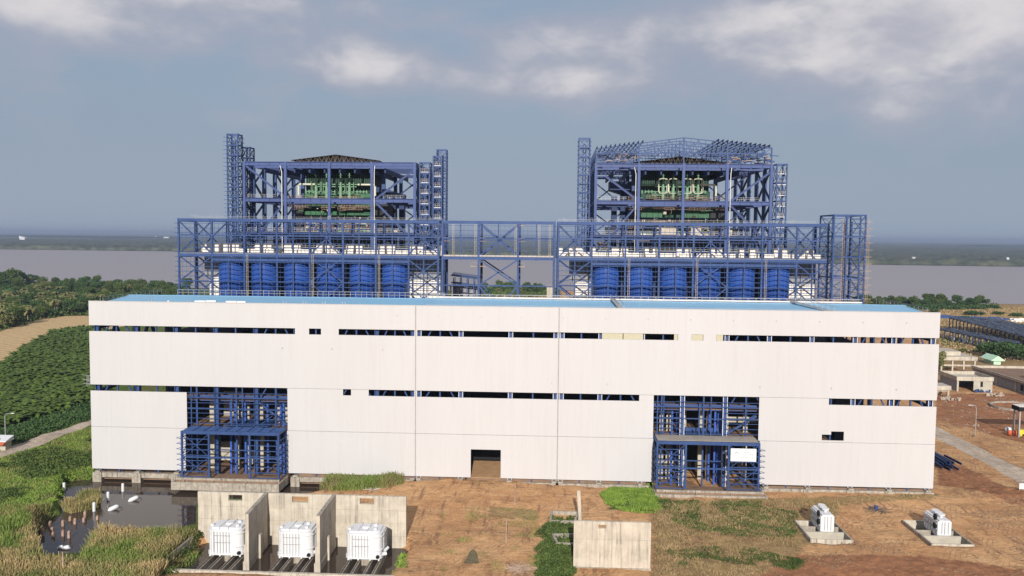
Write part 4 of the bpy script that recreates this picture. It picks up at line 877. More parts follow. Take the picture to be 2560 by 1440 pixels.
def furnace(px0, px1, side, loops, right):
    y = 80.; P_ = lambda a, b, yy=y: SY(a, b, yy); t = thing('boiler', f'green steam boiler hanging inside the {side} steel frame', 'boiler', ((X(px0, y)+X(px1, y))/2, y, 30))
    x0, x1 = X(px0, y), X(px1, y); G1, G2 = (GREENDX, GREEN) if right else (GREEN, GREEND)
    zz = lambda py: H(py, y, 900 if not right else 1700)
    MB().box(x0, x1, y+1.5, y+24, 34, zz(498)).build('furnace_casing', GREEND, t)
    MB().box(x0, x1, y+2.5, y+24, zz(498), zz(432)).build('penthouse', surf('near_black_green', (.008, .03, .018), None, 1, .7), t)
    if right: bands = [(512, 516, .2, WBOX), (519, 552, .9, GREEN), (566, 574, .5, INSUL), (585, 594, .6, WBOX), (612, 620, 1.2, GREEN), (480, 496, .5, GREEND)]
    else: bands = [(484, 494, .9, GREEN), (501, 516, .5, GREEN), (529, 542, 1.1, GREEN), (577, 585, 1.0, GREEN), (601, 612, 1.2, GREEN), (555, 559, .4, WBOX)]
    w = (x1-x0)
    for (a, b, d, m_) in bands:
        for (f0, f1) in ((0, .33), (.35, .62), (.64, 1)) if m_ is GREEN else ((0, 1),):
            if m_ is GREEN and right and f0 == .35: continue
            MB().box(x0+w*f0, x0+w*f1, y-d+1.2, y+1.4, zz(b), zz(a)).build('casing_panel', m_, t)
        mb = MB()
        for k in range(int(w/1.9)): mb.box(x0+k*1.9, x0+k*1.9+.14, y-d+.95, y-d+1.19, zz(b+3), zz(a-2))
        mb.build('buckstay_ribs', GREEND, t)
    mb = MB()
    for py in (499, 518, 546, 561, 570, 592, 600, 622): mb.box(x0-.4, x1+.4, y-.9, y+.9, zz(py)-.22, zz(py)+.22)
    mb.build('buckstays', NAVY, t)
    mb = MB()
    for k in range(int(w/.75)): mb.beam((x0+k*.75, y+2.2, zz(478)), (x0+k*.75, y+2.2, zz(428)), .16)
    mb.build('hanger_rods', surf('dull_green_rods', (.05, .11, .07), None, 1, .6), t)
    mb = MB()
    for k in range(int(w/1.1)):
        x = x0+k*1.1+.3; mb.tube([(x, y+.9, zz(484)), (x, y+.9, zz(479)), (x, y+.9, zz(475))], [.3, .3, .08], 6)
    mb.build('roof_stubs', LGREEN, t)
    # headers
    for (py, r_, m_, e) in ((462, .22, LGREEN, 1), (467.5, .2, LGREEN, .6), (480, .16, LGREEN, .9), (486, .14, LGREEN, .7)):
        MB().tube([(x0+w*(1-e)/2, y-.8, zz(py)), (x1-w*(1-e)/2, y-.8, zz(py))], r_, 8).build('header_pipe', m_, t)
    for s, xe in ((-1, x0), (1, x1)):
        if right and s < 0: continue
        xo = xe+s*1.8; MB().tube([(xe-s*4, y-.8, zz(462)), (xo-s*.5, y-.8, zz(462)), (xo, y-.8, zz(462)-.5), (xo, y-.8, zz(490))], .34, 10).build('outer_bend', CREAM, t)
    for px in loops:
        x = X(px, y-1.5)
        MB().tube([(x, y-1.5, zz(500)), (x, y-1.5, zz(468))], .52, 10).tube([(x, y-1.5, zz(468)), (x, y-1.5, zz(455))], .36, 10).tube([(x, y-1.5, zz(455)), (x, y-1.5, zz(434))], .2, 8).build('riser', LGREEN, t)
        mb = MB()
        for py in (440, 446, 449, 453): mb.lathe(x, y-1.5, [(.2, zz(py)-.06), (.55, zz(py)-.04), (.55, zz(py)+.04), (.2, zz(py)+.06)], 10)
        mb.build('valve_discs', LGREEN, t)
        mb = MB()
        for (hw, yo) in ((1.55, -.4), (1.25, .5)):
            pts = []
            zb_, zt_ = zz(484), zz(448); c = .7
            for (cx_, cz_, a0) in ((hw-c, zt_-c, 90), (hw-c, zb_+c, 0)):
                for q in np.linspace(a0, a0-90, 5): pts.append((x+cx_+c*math.cos(math.radians(q)), y-1.5+yo, cz_+c*math.sin(math.radians(q))))
            pts = [(x, y-1.5+yo, zt_)]+pts+[(x, y-1.5+yo, zb_)]
            mb.tube(pts, .12, 6); mb.tube([(2*x-p[0], p[1], p[2]) for p in pts], .12, 6)
        mb.build('expansion_loop', CREAM if right else LGREEN, t)
    # clutter of platforms, struts and small pipes
    rr = random.Random(5 if right else 9)
    mb = MB(); mc = MB(); mg = MB()
    for py in (500, 519, 524, 560, 571, 588, 598, 616):
        for k in range(9):
            a = x0-5+rr.random()*(w+8); L_ = rr.uniform(2, 7); z = zz(py)+rr.uniform(-.3, .3); rail(mb, a, a+L_, y-2-rr.random()*2, z, 1.1, .9, .06); mb.box(a, a+L_, y-2.2, y-1, z-.1, z)
        for k in range(7): a = x0-2+rr.random()*(w+3); z = zz(py)+rr.uniform(-1.5, 1.5); mc.tube([(a, y-1.6, z), (a+rr.uniform(1, 5), y-1.6, z+rr.uniform(-.2, .2))], .12, 6)
    for k in range(46): a = x0-6+rr.random()*(w+12); z = rr.uniform(38, zz(505)); mb.beam((a, y-2.6, z), (a+rr.uniform(-1.4, 1.4), y-2.6, z+rr.uniform(1, 3.6)), .08)
    for k in range(60): a = x0+rr.random()*w; z = rr.uniform(40, zz(500)); mg.box(a, a+rr.uniform(.2, 1.4), y-1.9, y-1.4, z, z+rr.uniform(.2, .9))
    mb.build('scaffolding', RUST, t); mc.build('small_pipes', LGREEN, t); mg.build('insulation_patches', INSUL, t)
    MB().box(x0-3, x0-.3, y-1, y+8, 35, zz(520)).box(x1+.3, x1+6, y, y+9, 35, zz(505)).build('side_duct', DARK, t)
    return t
GREENDX = GREEND
furnace(762, 926, 'left', (791, 817, 852, 874), False)
furnace(1601, 1772, 'right', (1655, 1680, 1715, 1742), True)
# side coal pipes and dark ducts behind the furnaces
for (cx_, side, xs_) in ((41.9, 'left', (48.5, 51.5, 55, 58, 61)), (155.5, 'right', (136, 139, 142, 168, 171.5))):
    t = thing('duct_bank', f'dark hoppers and vertical ducts beside the {side} boiler', 'duct', (cx_, 92, 0))
    for x in xs_: MB().box(x-.9, x+.9, 92, 95, 30, 79-abs(x-cx_)*.25).build('vertical_duct', NAVY, t)
    a, b = (46, 62) if side == 'left' else (134, 147); mb = MB(); mb.hexa([(a, 88, 76), (b, 88, 72 if side == 'left' else 76), (b, 96, 72), (a, 96, 76), (a, 88, 79), (b, 88, 74 if side == 'left' else 79), (b, 96, 74), (a, 96, 79)]); mb.build('hopper_deck', NAVY, t)
# open gabled truss roof of the right boiler
t = thing('truss_roof', 'open arched blue roof trusses and purlins, unfinished, above the right boiler frame', 'roof frame', (155.5, YF, 83.3))
xl, xr, xm = brr[0], brr[-1], brr[2]; zc_ = tz(1708, 344, YF); zeL = tz(1489, 372, YF); zeR = tz(1930, 369, YF)
def topz(x): return zeL+(zc_-zeL)*(x-xl)/(xm-xl) if x < xm else zc_+(zeR-zc_)*(x-xm)/(xr-xm)
for i, y in enumerate((68.3, 77, 86, 95, 104, 113)):
    mb = MB(); n = 24; dz = 0 if i < 2 else -.2
    for k in range(n):
        a = xl+(xr-xl)*k/n; b = xl+(xr-xl)*(k+1)/n; za, zb_ = topz(a), topz(b); zl = zeL-1.3
        mb.beam((a, y, za), (b, y, zb_), .28, .3); mb.beam((a, y, zl), (b, y, zl), .24, .26); mb.beam((a, y, zl), (a, y, za), .15)
        if k % 2: mb.beam((a, y, zl), (b, y, zb_), .15)
        else: mb.beam((a, y, za), (b, y, zl), .15)
        if i == 0: mb.beam((a, y, (za+zl)/2+.6), (b, y, (zb_+zl)/2+.6), .16)
    mb.build('truss', BLUE, t)
    for x in (xl, brr[1], xm, brr[3], xr): MB().beam((x, y, 83.3), (x, y, topz(x)), .4).build('stub_column', BLUE, t)
mb = MB()
for (xa, xb_) in ((xl+.3, brr[1]+2.5), (brr[3]-3, xr+.4)):
    for x in np.arange(xa, xb_, 1.45): mb.ibeam((x, 66.8, topz(min(x, xr))+.45), (x, 114, topz(min(x, xr))+.45), .25, .55, .08)
mb.build('purlins', BLUE, t)
mb = MB(); rr = random.Random(2)
for (xa, xb_) in ((xl, brr[1]), (brr[3], xr)):
    for k in range(60): a = rr.uniform(xa, xb_); z = rr.uniform(83.6, zeL-.4); yy = rr.uniform(68.5, 80); mb.beam((a, yy, z), (a+rr.uniform(.8, 3), yy, z+rr.uniform(-.25, .25)), .22, .3)
mb.build('loose_bracing', BLUE, t); mb = MB()
for (xa, xb_) in ((xl, brr[1]), (brr[3], xr)):
    for k in range(26): a = rr.uniform(xa, xb_); z = rr.uniform(83.6, zeL-.8); yy = rr.uniform(68.5, 80); mb.beam((a, yy, z), (a+rr.uniform(.8, 3), yy, z+rr.uniform(-.25, .25)), .2, .2)
mb.build('scaffold_boards', RUST, t)
mb = MB()
for k in range(4): mb.beam((xm+7+k*1.3, 90, 84.6), (xm+10+k*1.3, 100, 88.0), .3, .4)
mb.build('loose_beams', BLUE, t)
# ------------------------------------------------------------------ foreground: blast wall, transformers
t = thing('blast_wall', 'long weathered concrete wall with three window holes and two cross walls', 'wall', (65, -38.3, -2.5))
wins = [(571.5, 605.4, 1239, 1255), (730.6, 770.8, 1242.5, 1258.7), (899.7, 935.5, 1245, 1261.6)]
y = -38.54; zt = 7.85; mb = MB(); xa = 44.0; zl_, zh_ = H(1256, y, 750), H(1241.5, y, 750)
mb.box(44, 86.2, y, y+.6, -3.6, zl_); mb.box(44, 86.2, y, y+.6, zh_, zt)
for (a, b, c, d) in wins: mb.box(xa, X(a, y, 1250), y, y+.6, zl_, zh_); xa = X(b, y, 1250)
mb.box(xa, 86.2, y, y+.6, zl_, zh_); mb.build('back_wall', CONC, t)
for (a, b, c, d) in wins:
    A, B = X(a, y, 1250), X(b, y, 1250); MB().box(A-.15, B+.15, y-.03, y-.001, zl_-.08, zl_).box(A-.15, B+.15, y-.03, y-.001, zh_, zh_+.08).box(A-.15, A, y-.03, y-.001, zl_, zh_).box(B, B+.15, y-.03, y-.001, zl_, zh_).build('window_surround', PALEC, t)
mb = MB()
for z in (-.2, 2.35, 4.95): mb.box(44, 86.2, y-.015, y-.001, z, z+.05)
for x in (51, 63, 76.5, 79.3): mb.box(x, x+.05, y-.014, y-.001, -2, 7.5)
mb.build('pour_joints', CONCD, t)
for (xb_, xf) in ((58.0, 59.0), (71.75, 72.35)):
    f = MB().prism([(xf-.5, -51.2), (xf+.15, -51.2), (xb_+.3, y-.002), (xb_-.3, y-.002)], 2.2, 7.95).prism([(xf-.75, -51.25), (xf+.15, -51.25), (xb_+.3, y-.002), (xb_-.45, y-.002)], -1, 2.2).prism([(xf-.95, -51.3), (xf+.2, -51.3), (xb_+.4, y-.002), (xb_-.5, y-.002)], -3.6, -1).build('cross_wall', CONC, t)
    MB().box(xf-.9, xf+.35, -45.6, -44.8, -3.6, 2.0).build('buttress', CONC, f)
    MB().prism([(xf-.55, -51.25), (xf+.2, -51.25), (xb_+.35, y-.01), (xb_-.35, y-.01)], 7.95, 8.03).build('coping', CONCD, f)
MB().box(43.6, 87.4, -57.1, -56.5, -2.8, -.45).build('front_kerb', CONC, t)
MB().prism([(43.1, -57.1), (43.6, -57.1), (44.2, -41), (43.7, -41)], -3, -.35).build('side_kerb', CONCD, t)
def rrect(x0, x1, y0, y1, r, n=6):
    pts = []
    for (cx, cy, a0) in ((x1-r, y1-r, 0), (x0+r, y1-r, 90), (x0+r, y0+r, 180), (x1-r, y0+r, 270)):
        for q in np.linspace(a0, a0+90, n): pts.append((cx+r*math.cos(math.radians(q)), cy+r*math.sin(math.radians(q))))
    return pts
def transformer(x0, label):
    t = thing('power_transformer', label, 'transformer', (x0+3.3, -46.5, -0.6)); w = 6.7; x1 = x0+w; y0, y1 = -49, -44.2; z0, z1 = -0.2, 4.0
    MB().prism(rrect(x0, x1, y0, y1, 1.15), z0, z1).build('tank', WHITE, t)
    MB().prism(rrect(x0-.1, x1+.1, y0-.1, y1+.1, 1.2), z1-.12, z1+.05).build('tank_rim', WHITE, t)
    MB().prism(rrect(x0+.35, x1-.35, y0+.35, y1-.35, 1.0), z1+.05, z1+.42).build('cover', WHITE, t)
    for k in (0.33, .58): MB().box(x0+w*k, x0+w*k+.16, y0-.05, y1, z1+.05, z1+.6).build('cover_rib', WHITE, t)
    mb = MB(); mb.prism(rrect(x0+w*.4, x0+w*.62, y0+1.8, y0+3.4, .6), z1+.42, z1+.75); mb.build('manhole', WHITE, t)
    for (a, b) in ((.08, 1.2), (.8, 1.3), (.75, 3.4)): MB().lathe(x0+w*a, y0+b, [(.01, z1+.8), (.35, z1+.8), (.35, z1+.42), (.01, z1+.42)][::-1], 12).build('turret', WHITE, t)
    for k in range(6): MB().box(x0+w*(.2+.085*k), x0+w*(.2+.085*k)+.09, y0-.17, y0-.001, z0-.3, z1-.3).build('tank_rib', GALV, t)
    MB().box(x0+w*.17, x0+w*.66, y0-.12, y0-.002, 2.9, 3.0).box(x0+w*.17, x0+w*.66, y0-.12, y0-.002, 1.6, 1.7).build('cross_rib', GALV, t)
    for z in (.9, 3.4):
        pts = [(x1-1.4+1.55*math.sin(math.radians(q)), y0+1.25-1.4*math.cos(math.radians(q)), z) for q in range(0, 95, 15)]+[(x1+.15, y1-1, z)]; MB().tube(pts, .11, 6).build('side_pipe', WHITE, t)
    for yy in (-47.3, -46.2, -45.1): MB().box(x1+.02, x1+.30, yy, yy+.16, .4, z1).build('side_rib', GALV, t)
    MB().prism(rrect(x0-.15, x1+.15, y0-.15, y1+.1, 1.2), z0-.55, z0).build('base_skirt', WHITE, t)
    for k in (.08, .36, .7, .94):
        x = x0+w*k; MB().box(x-.14, x+.14, -49.1, -48.7, -1.0, -.75).build('wheel_bogie', WHITE, t)
    MB().tube([(x1+.2, -48.8, .2), (x1+.9, -48.4, .2)], .33, 10).build('valve_body', WHITE, t); MB().tube([(x1-.6, -49.4, -.2), (x1-.6, -49.1, -.2)], .33, 12).build('drain_cap', BLK, t)
    MB().beam((x1+.5, -48.3, .6), (x1+1.1, -47.5, 1.1), .35).build('conservator_pipe', WHITE, t)
    mb = MB(); mb.beam((x0+.8, y0-.2, -1), (x0+.8, y0-.2, z1), .05); mb.beam((x0+1.2, y0-.2, -1), (x0+1.2, y0-.2, z1), .05)
    for z in np.arange(-.8, z1, .4): mb.beam((x0+.8, y0-.2, z), (x0+1.2, y0-.2, z), .04)
    mb.build('ladder', WPIPE, t)
    return t
for i, px in enumerate((518.5, 692, 863.5)):
    x0 = X(px, -49, 1385); transformer(x0, ('large white power transformer in the left bay of the concrete wall', 'large white power transformer between the two concrete cross walls', 'large white power transformer in the right bay of the concrete wall')[i])['group'] = 'white power transformers on rails'
    bay = ('left', 'middle', 'right')[i]
    for k, f in enumerate((.08, .36, .7, .94)):
        x = x0+6.7*f; r = thing('track_beam', f'concrete beam with steel rail, {ordn(k)} from the left in the {bay} transformer bay', 'rail', (x, -50, -1.1), 'transformer rails')
        MB().box(x-.28, x+.28, -56.5, -43.5, -3.2, -1.35).build('beam', CONCD, r); MB().box(x-.09, x+.09, -56.5, -43.5, -1.35, -1.05).build('rail_head', RAIL, r)
    o = MB().box(x0+1.9, x0+4.9, -47.5, -45.5, -3.4, -1.4).build('foundation_block', CONCD); tag(o, f'stained concrete foundation block below the {bay} transformer', 'foundation')
# right concrete wall and ruins
t = thing('concrete_screen_wall', 'pale free-standing concrete wall with a small hole, in the foreground right of centre', 'wall', (126, -50, -1))
y = -50.0; wx0, wx1, wz = 119.15, 133.15, 7.92; hx0, hx1 = X(1496, y, 1316), X(1515, y, 1316); hz0, hz1 = H(1321, y, 1500), H(1312, y, 1500)
MB().box(wx0, wx1, y, y+.55, -.6, hz0).box(wx0, wx1, y, y+.55, hz1, wz).box(wx0, hx0, y, y+.55, hz0, hz1).box(hx1, wx1, y, y+.55, hz0, hz1).build('panel', CONC, t)
MB().box(wx0+.1, wx1+.1, y-.25, y+.9, -3, -.6).build('footing', CONCD, t); MB().box(wx0, wx1, y-.012, y-.001, 4.6, 4.65).build('pour_joint', CONCD, t)
mb = MB()
for zz in (.2, 1.3, 2.4, 3.5): [mb.box(wx0+.5+k*1.28, wx0+.56+k*1.28, y-.012, y-.001, zz, zz+.07) for k in range(11)]
mb.build('tie_holes', CONCD, t)
def curb(name, label, cat, pxs, z0, z1, w=.35, mat=CONCD, inner=None):
    t = thing(name, label, cat, (*SZ(*pxs[0], z1)[:2], z0)); Q = [SZ(a, b, z1)[:2] for a, b in pxs]
    for a, b in zip(Q, Q[1:]+Q[:1]):
        mb = MB(); mb.beam((*a, (z0+z1)/2), (*b, (z0+z1)/2), w, z1-z0); mb.build('kerb_wall', mat, t)
    if inner is not None: MB().prism([tuple(q) for q in Q], z0, inner).build('floor', inner and CONCD, t)
    return t
curb('broken_foundation', 'low roofless concrete box ruin beside the leaning concrete post', 'foundation', [(1376, 1300), (1437, 1302), (1445, 1279), (1380, 1277)], -1.2, .2, .4, CONCD)
curb('broken_foundation', 'low concrete box ruin half hidden by weeds left of the pale wall', 'foundation', [(1393, 1356), (1436, 1358), (1440, 1334), (1382, 1334)], -1.2, .1, .4, CONCD)
mb = MB(); mb.beam((121.2, -26, -1), (120.8, -25.6, 6.0), .7, .5)
tag(mb.build('concrete_post', CONC), 'single upright concrete post in the ruin behind the pale wall', 'post')
for (px, py, tp, lab) in ((1287, 1261, 1210, 'thin rusty prop standing in the sand in front of the big door'), (1265, 1354, 1300, 'thin rusty prop with dead twigs, standing lower on the sand slope')):
    b = SZ(px, py, -.4); h = H(tp, b[1], px); tag(MB().tube([(b[0], b[1], -1), (b[0]+.1, b[1], h)], [.13, .1], 8).build('steel_prop', RUST), lab, 'post')
# dead palm frond bundle, rubble
def twig_heap(name, x, y, n, L, hgt, mat, label, cat, seed):
    r = random.Random(seed); z = gz(x, y); mb = MB()
    for k in range(n):
        a = r.uniform(0, 6.28); l = r.uniform(.4, 1)*L; p = (x+r.gauss(0, L*.25), y+r.gauss(0, L*.2), z+r.uniform(0, hgt*.4)); mb.beam(p, (p[0]+l*math.cos(a), p[1]+l*math.sin(a), z+r.uniform(0, hgt)), r.uniform(.04, .13))
    tag(mb.build(name, mat), label, cat)
p = SZ(1178, 1405); mb = MB(); z = gz(*p[:2]); r = random.Random(4)
for k in range(26): a = -1.3+2.2*k/25; mb.beam((p[0]-1.2+k*.11, p[1]-1, z), (p[0]+math.sin(a)*.7+.2, p[1]+.6, z+2.1-abs(a)*.7), .09)
mb.prism([(p[0]-.9, p[1]-.8), (p[0]+1.1, p[1]-.8), (p[0]+.7, p[1]+.6), (p[0]-.6, p[1]+.6)], z-.1, z+.55)
tag(mb.build('stick_shelter', surf('dead_fronds', (.12, .10, .06), (.06, .05, .03), 2, .9)), 'small conical heap of dead sticks on the sand track', 'stick heap')
p = SZ(1300, 1425); twig_heap('rubble_heap', p[0], p[1], 60, 3.2, .9, RUST, 'tangled heap of rebar and twigs at the bottom edge left of the pale wall', 'rubble', 3)
p = SZ(2190, 1277); twig_heap('brush_heap', p[0], p[1], 40, 3.0, .7, BARK, 'dry brushwood heap on the sand between the facade and white coolers', 'brushwood', 8)
p = SZ(2190, 1276); tag(MB().lathe(p[0], p[1], [(.01, -.9), (.4, -.9), (.42, .3), (.01, .3)], 12).build('drum', BLUE), 'small blue drum lying beside the brushwood heap', 'drum')
p = SZ(930, 1226, -.6); twig_heap('twig_heap', p[0], p[1], 26, 2.6, .7, INSUL, 'pale dead branches on the sand behind the long wall', 'branches', 11)
# radiator banks on pits
def radiators(x0, x1, y0, y1, zt, label, pit):
    t = thing('cooler_bank', label, 'cooler', ((x0+x1)/2, (y0+y1)/2, -.6)); n = 6; d = (y1-y0)/n
    for k in range(n):
        ya = y0+k*d; MB().prism(rrect(x0, x1, ya+.08, ya+d-.08, .12, 3), -.4, zt).build('radiator', WHITE, t)
    MB().box(x0+.3, x1-.3, y0+.1, y1, zt+.001, zt+.25).build('top_header', WHITE, t)
    for k in range(3):
        yy = y0+2.2+k*(y1-y0-2.5)/3; MB().lathe((x0+x1)/2+.2, yy, [(.3, zt+.2), (.3, zt+.7), (.75, zt+.72), (.75, zt+.98), (.01, zt+1.0)], 16).build('top_fan', WHITE, t)
    MB().box(x0-.25, x0-.02, y0+.3, y1, .7, .95).box(x0-.25, x0-.02, y0+.3, y1, zt-.6, zt-.35).build('side_pipe', GALV, t)
    for z in (1.3, 3.1): MB().tube([(x0-.35, y0+.9, z), (x0-.05, y0+.9, z)], .62, 14).build('fan', BLK, t)
    for k in (.3, .5, .75): MB().box(x0+(x1-x0)*k-.03, x0+(x1-x0)*k+.05, y0-.06, y0+.06, -.2, zt-.1).build('front_rib', GALV, t)
    MB().box(x0+.2, x1-.2, y0+.2, y1-.1, -.85, -.42).build('base_frame', WHITE, t)
    for s in (x0+.4, x1-.8): MB().box(s, s+.4, y0+.6, y1-.5, -2.8, -.86).build('support', CONCD, t)
    px0, px1, py0, py1 = pit; p = thing('cooler_pit', label.replace('white row of coolers', 'rectangular concrete pit').split(',')[0]+' pit', 'concrete pit', ((px0+px1)/2, (py0+py1)/2, -2.8))
    e = .3
    MB().box(px0-e, px0, py0-e, py1+e, -2.9, -.35).build('pit_wall', CONCD, p); MB().box(px1, px1+e, py0-e, py1+e, -2.9, -.35).build('pit_wall', CONCD, p)
    MB().box(px0, px1, py0-e, py0, -2.9, -.35).build('pit_wall', CONC, p); MB().box(px0, px1, py1, py1+e, -2.9, -.35).build('pit_wall', CONC, p)
    MB().box(px0, px1, py0, py1, -2.79, -2.1).build('pit_floor', surf('pit_dark_brown', (.07, .04, .025), None, 1, .8), p)  # dark brown slab over the pit bottom
    MB().box(px0, px1, y0-.4, y0, -2.09, -.45).build('pit_divider', PALEC, p); MB().box(px0, px1, y0+2.8, y0+3.1, -2.09, -.45).build('pit_divider', CONCD, p)
    return t, p
a, b = radiators(170.5, 173.3, -28.6, -22.4, H(1291, -28.6, 2065), 'nearer-to-centre white row of coolers standing over its concrete pit, left of the pair', (167.3, 175.2, -33.1, -22.6)); b['label'] = 'rectangular open concrete pit under the left white cooler bank'; a['label'] = 'white bank of radiators with top fans, left one of the pair'
a, b = radiators(193.9, 196.7, -29.0, -22.6, H(1305, -29, 2360), 'x', (190.7, 198.5, -33.8, -20.6)); b['label'] = 'rectangular open concrete pit under the right white cooler bank'; a['label'] = 'white bank of radiators with top fans, right one of the pair'
# steel stockpiles and small right-hand objects
p0, p1 = SZ(2335, 1150), SZ(2385, 1180); mb = MB(); rr = random.Random(6); d = (p1-p0)[:2]; L_ = np.hypot(*d); d = d/L_; nrm = np.array([-d[1], d[0]])
for k in range(26):
    o = rr.uniform(-2.6, 2.6); s = rr.uniform(-5, 1); e = s+rr.uniform(6, 12); z = -.6+rr.random()*1.5; a = p0[:2]+d*s+nrm*o; b = p0[:2]+d*min(e, L_+.5)+nrm*(o+rr.uniform(-.5, .5)); mb.ibeam((*a, z), (*b, z+rr.uniform(-.2, .4)), .35, .5, .08)
tag(mb.build('steel_beam_pile', NAVY), 'pile of dark blue steel beams lying by the right corner of the facade', 'steel pile')
def lamp(px, py, top, arm, label):
    b = SZ(px, py); h = H(top, b[1], px); t = thing('street_lamp', label, 'street lamp', b)
    MB().tube([(b[0], b[1], -1), (b[0], b[1], h-.8), (b[0]+arm*.15, b[1], h-.2), (b[0]+arm, b[1], h)], [.12, .09, .07, .06], 8).build('pole', GALV, t); MB().box(b[0]+arm-.1 if arm > 0 else b[0]+arm-.9, b[0]+arm+.9 if arm > 0 else b[0]+arm+.1, b[1]-.15, b[1]+.15, h-.08, h+.08).build('lamp_head', WPIPE, t)
    MB().box(b[0]-.8, b[0]-.1, b[1]-.5, b[1]+.1, -1, -.4).build('footing', SLAB, t)
lamp(2438, 1091, 1013, -1.6, 'tall street lamp in brown earth beside the right road'); lamp(14, 1108, 1033, 2.0, 'tall street lamp beside the banana field on the left')
t = thing('signboard', 'small white board on a post at the far right edge', 'sign', SZ(2553, 1237)); p = SZ(2553, 1237); MB().box(p[0]-.6, p[0]+.6, p[1]-.1, p[1], .6, 2.0).build('board', WHITE, t); MB().box(p[0]-.5, p[0]-.35, p[1]+.01, p[1]+.1, -1, .6).box(p[0]+.35, p[0]+.5, p[1]+.01, p[1]+.1, -1, .6).build('leg', GALV, t)
# shells of buildings on the right
def gpt(px, py, z=-.8): return SZ(px, py, z)
t = thing('building_shell', 'small unfinished grey concrete building with a wide dark doorway on the right', 'building', gpt(2392, 979)); a = gpt(2391.7, 979); b = gpt(2475.7, 979); y = float(a[1]); x0, x1 = float(a[0]), float(b[0]); h = H(942, y, 2430); hb = H(952, y, 2430); dep = 14
w = x1-x0; o0, o1 = x0+w*.05, x0+w*.47
MB().box(x0, o0, y, y+.4, -1, hb).box(o1, x1, y, y+.4, -1, hb).build('front_wall', PALEC, t); MB().box(x0, x0+.4, y+.4, y+dep, -1, hb).box(x1-.4, x1, y+.4, y+dep, -1, hb).box(x0, x1, y+dep, y+dep+.4, -1, hb).build('outer_wall', CONCB, t)
MB().box(x0-.3, x1+.3, y-.3, y, hb, h).box(x0-.3, x1+.3, y+dep, y+dep+.5, hb, h).box(x0-.3, x0+.1, y, y+dep, hb, h).box(x1-.1, x1+.3, y, y+dep, hb, h).build('parapet', CONC, t); MB().box(x0+.1, x1-.1, y+.01, y+dep, hb+.1, hb+.3).build('roof', CONC, t)
MB().box(x0+w*.66, x0+w*.73, y-.02, y-.001, 1.2, 3.4).build('window', BLK, t)
t = thing('steel_rack', 'x', 'rack', (0, 0, 0)); bpy.data.objects.remove(t)
def frame_building(px0, px1, pyb, pyt, dep, nb, label, mid=True):
    a = gpt(px0, pyb); b = gpt(px1, pyb); y = float(a[1]); x0, x1 = float(a[0]), float(b[0]); h = H(pyt, y, px0); t = thing('concrete_skeleton', label, 'building', a)
    for i in range(nb+1):
        for yy in (y, y+dep): x = x0+(x1-x0)*i/nb; MB().box(x-.35, x+.35, yy-.35, yy+.35, -1, h-1.6).build('column', CONC, t)
    MB().box(x0-.8, x1+.8, y-.8, y+dep+.8, h-1.6, h).build('roof_slab', CONC, t)
    if mid: MB().box(x0, x1, y-.2, y+.2, h*.42, h*.42+.7).box(x0, x1, y+dep-.2, y+dep+.2, h*.42, h*.42+.7).build('tie_beam', CONC, t)
    return t, x0, x1, y, h
t, x0, x1, y, h = frame_building(2352, 2431, 936, 891, 20, 3, 'open two storey concrete skeleton with no walls on the right'); MB().box(x0, x0+(x1-x0)*.7, y+4, y+16, h, h+1.8).build('roof_box', CONC, t)
frame_building(2340, 2368, 993, 964, 6, 1, 'small open concrete frame touching the right edge of the white facade')
t = thing('block_building', 'long unfinished grey block building at the right edge', 'building', gpt(2455, 945)); x0 = 301.0; ya, yb = 100, 172.5; h = H(914, yb, 2455)
MB().box(x0, x0+.5, ya, yb, -1, h-1.4).box(x0+.5, x0+34, yb-.5, yb, -1, h-1.4).box(x0+.5, x0+34, ya, ya+.5, -1, h-1.4).build('outer_wall', CONCB, t); MB().box(x0-.4, x0+34, ya-.3, yb+.3, h-1.4, h-1.0).build('roof_slab', SLAB, t)
MB().box(x0-.4, x0, ya-.3, yb+.3, h-1.0, h).box(x0, x0+34, yb, yb+.3, h-1.0, h).build('parapet', CONC, t)
for yy in (166, 152, 138, 127, 113): MB().box(x0-.35, x0-.002, yy, yy+.7, -1, h-1.5).build('pilaster', CONC, t)
for yy, zz in ((133, .6), (123, .6), (117, 4.6)): MB().box(x0-.05, x0-.002, yy, yy+2.2 if zz < 1 else yy+6, zz, zz+2.4).build('window', BLK, t)
MB().box(x0+8, x0+14, 140, 146, h-1, h+1.6).build('roof_box', CONCB, t)
t = thing('garden_hut', 'small mint green hut with a gabled roof beyond the grey building shells', 'hut', gpt(2484, 912)); a = gpt(2484, 912); b = gpt(2500.5, 912); y = float(a[1]); x0, x1 = float(a[0]), float(b[0]); h = H(899, y, 2490)
MB().box(x0, x1, y, y+9, -1, h).build('wall', MINT, t); xm_ = (x0+x1)/2; mb = MB()
mb.prism([(x0-1.6, y-.8), (xm_, y-.8), (xm_, y+10), (x0-1.6, y+10)], h-.6, [h-.3, h+1.9, h+1.9, h-.3]).prism([(xm_, y-.8), (x1+1.6, y-.8), (x1+1.6, y+10), (xm_, y+10)], h-.6, [h+1.9, h-.3, h-.3, h+1.9]); mb.build('roof', MINT, t)
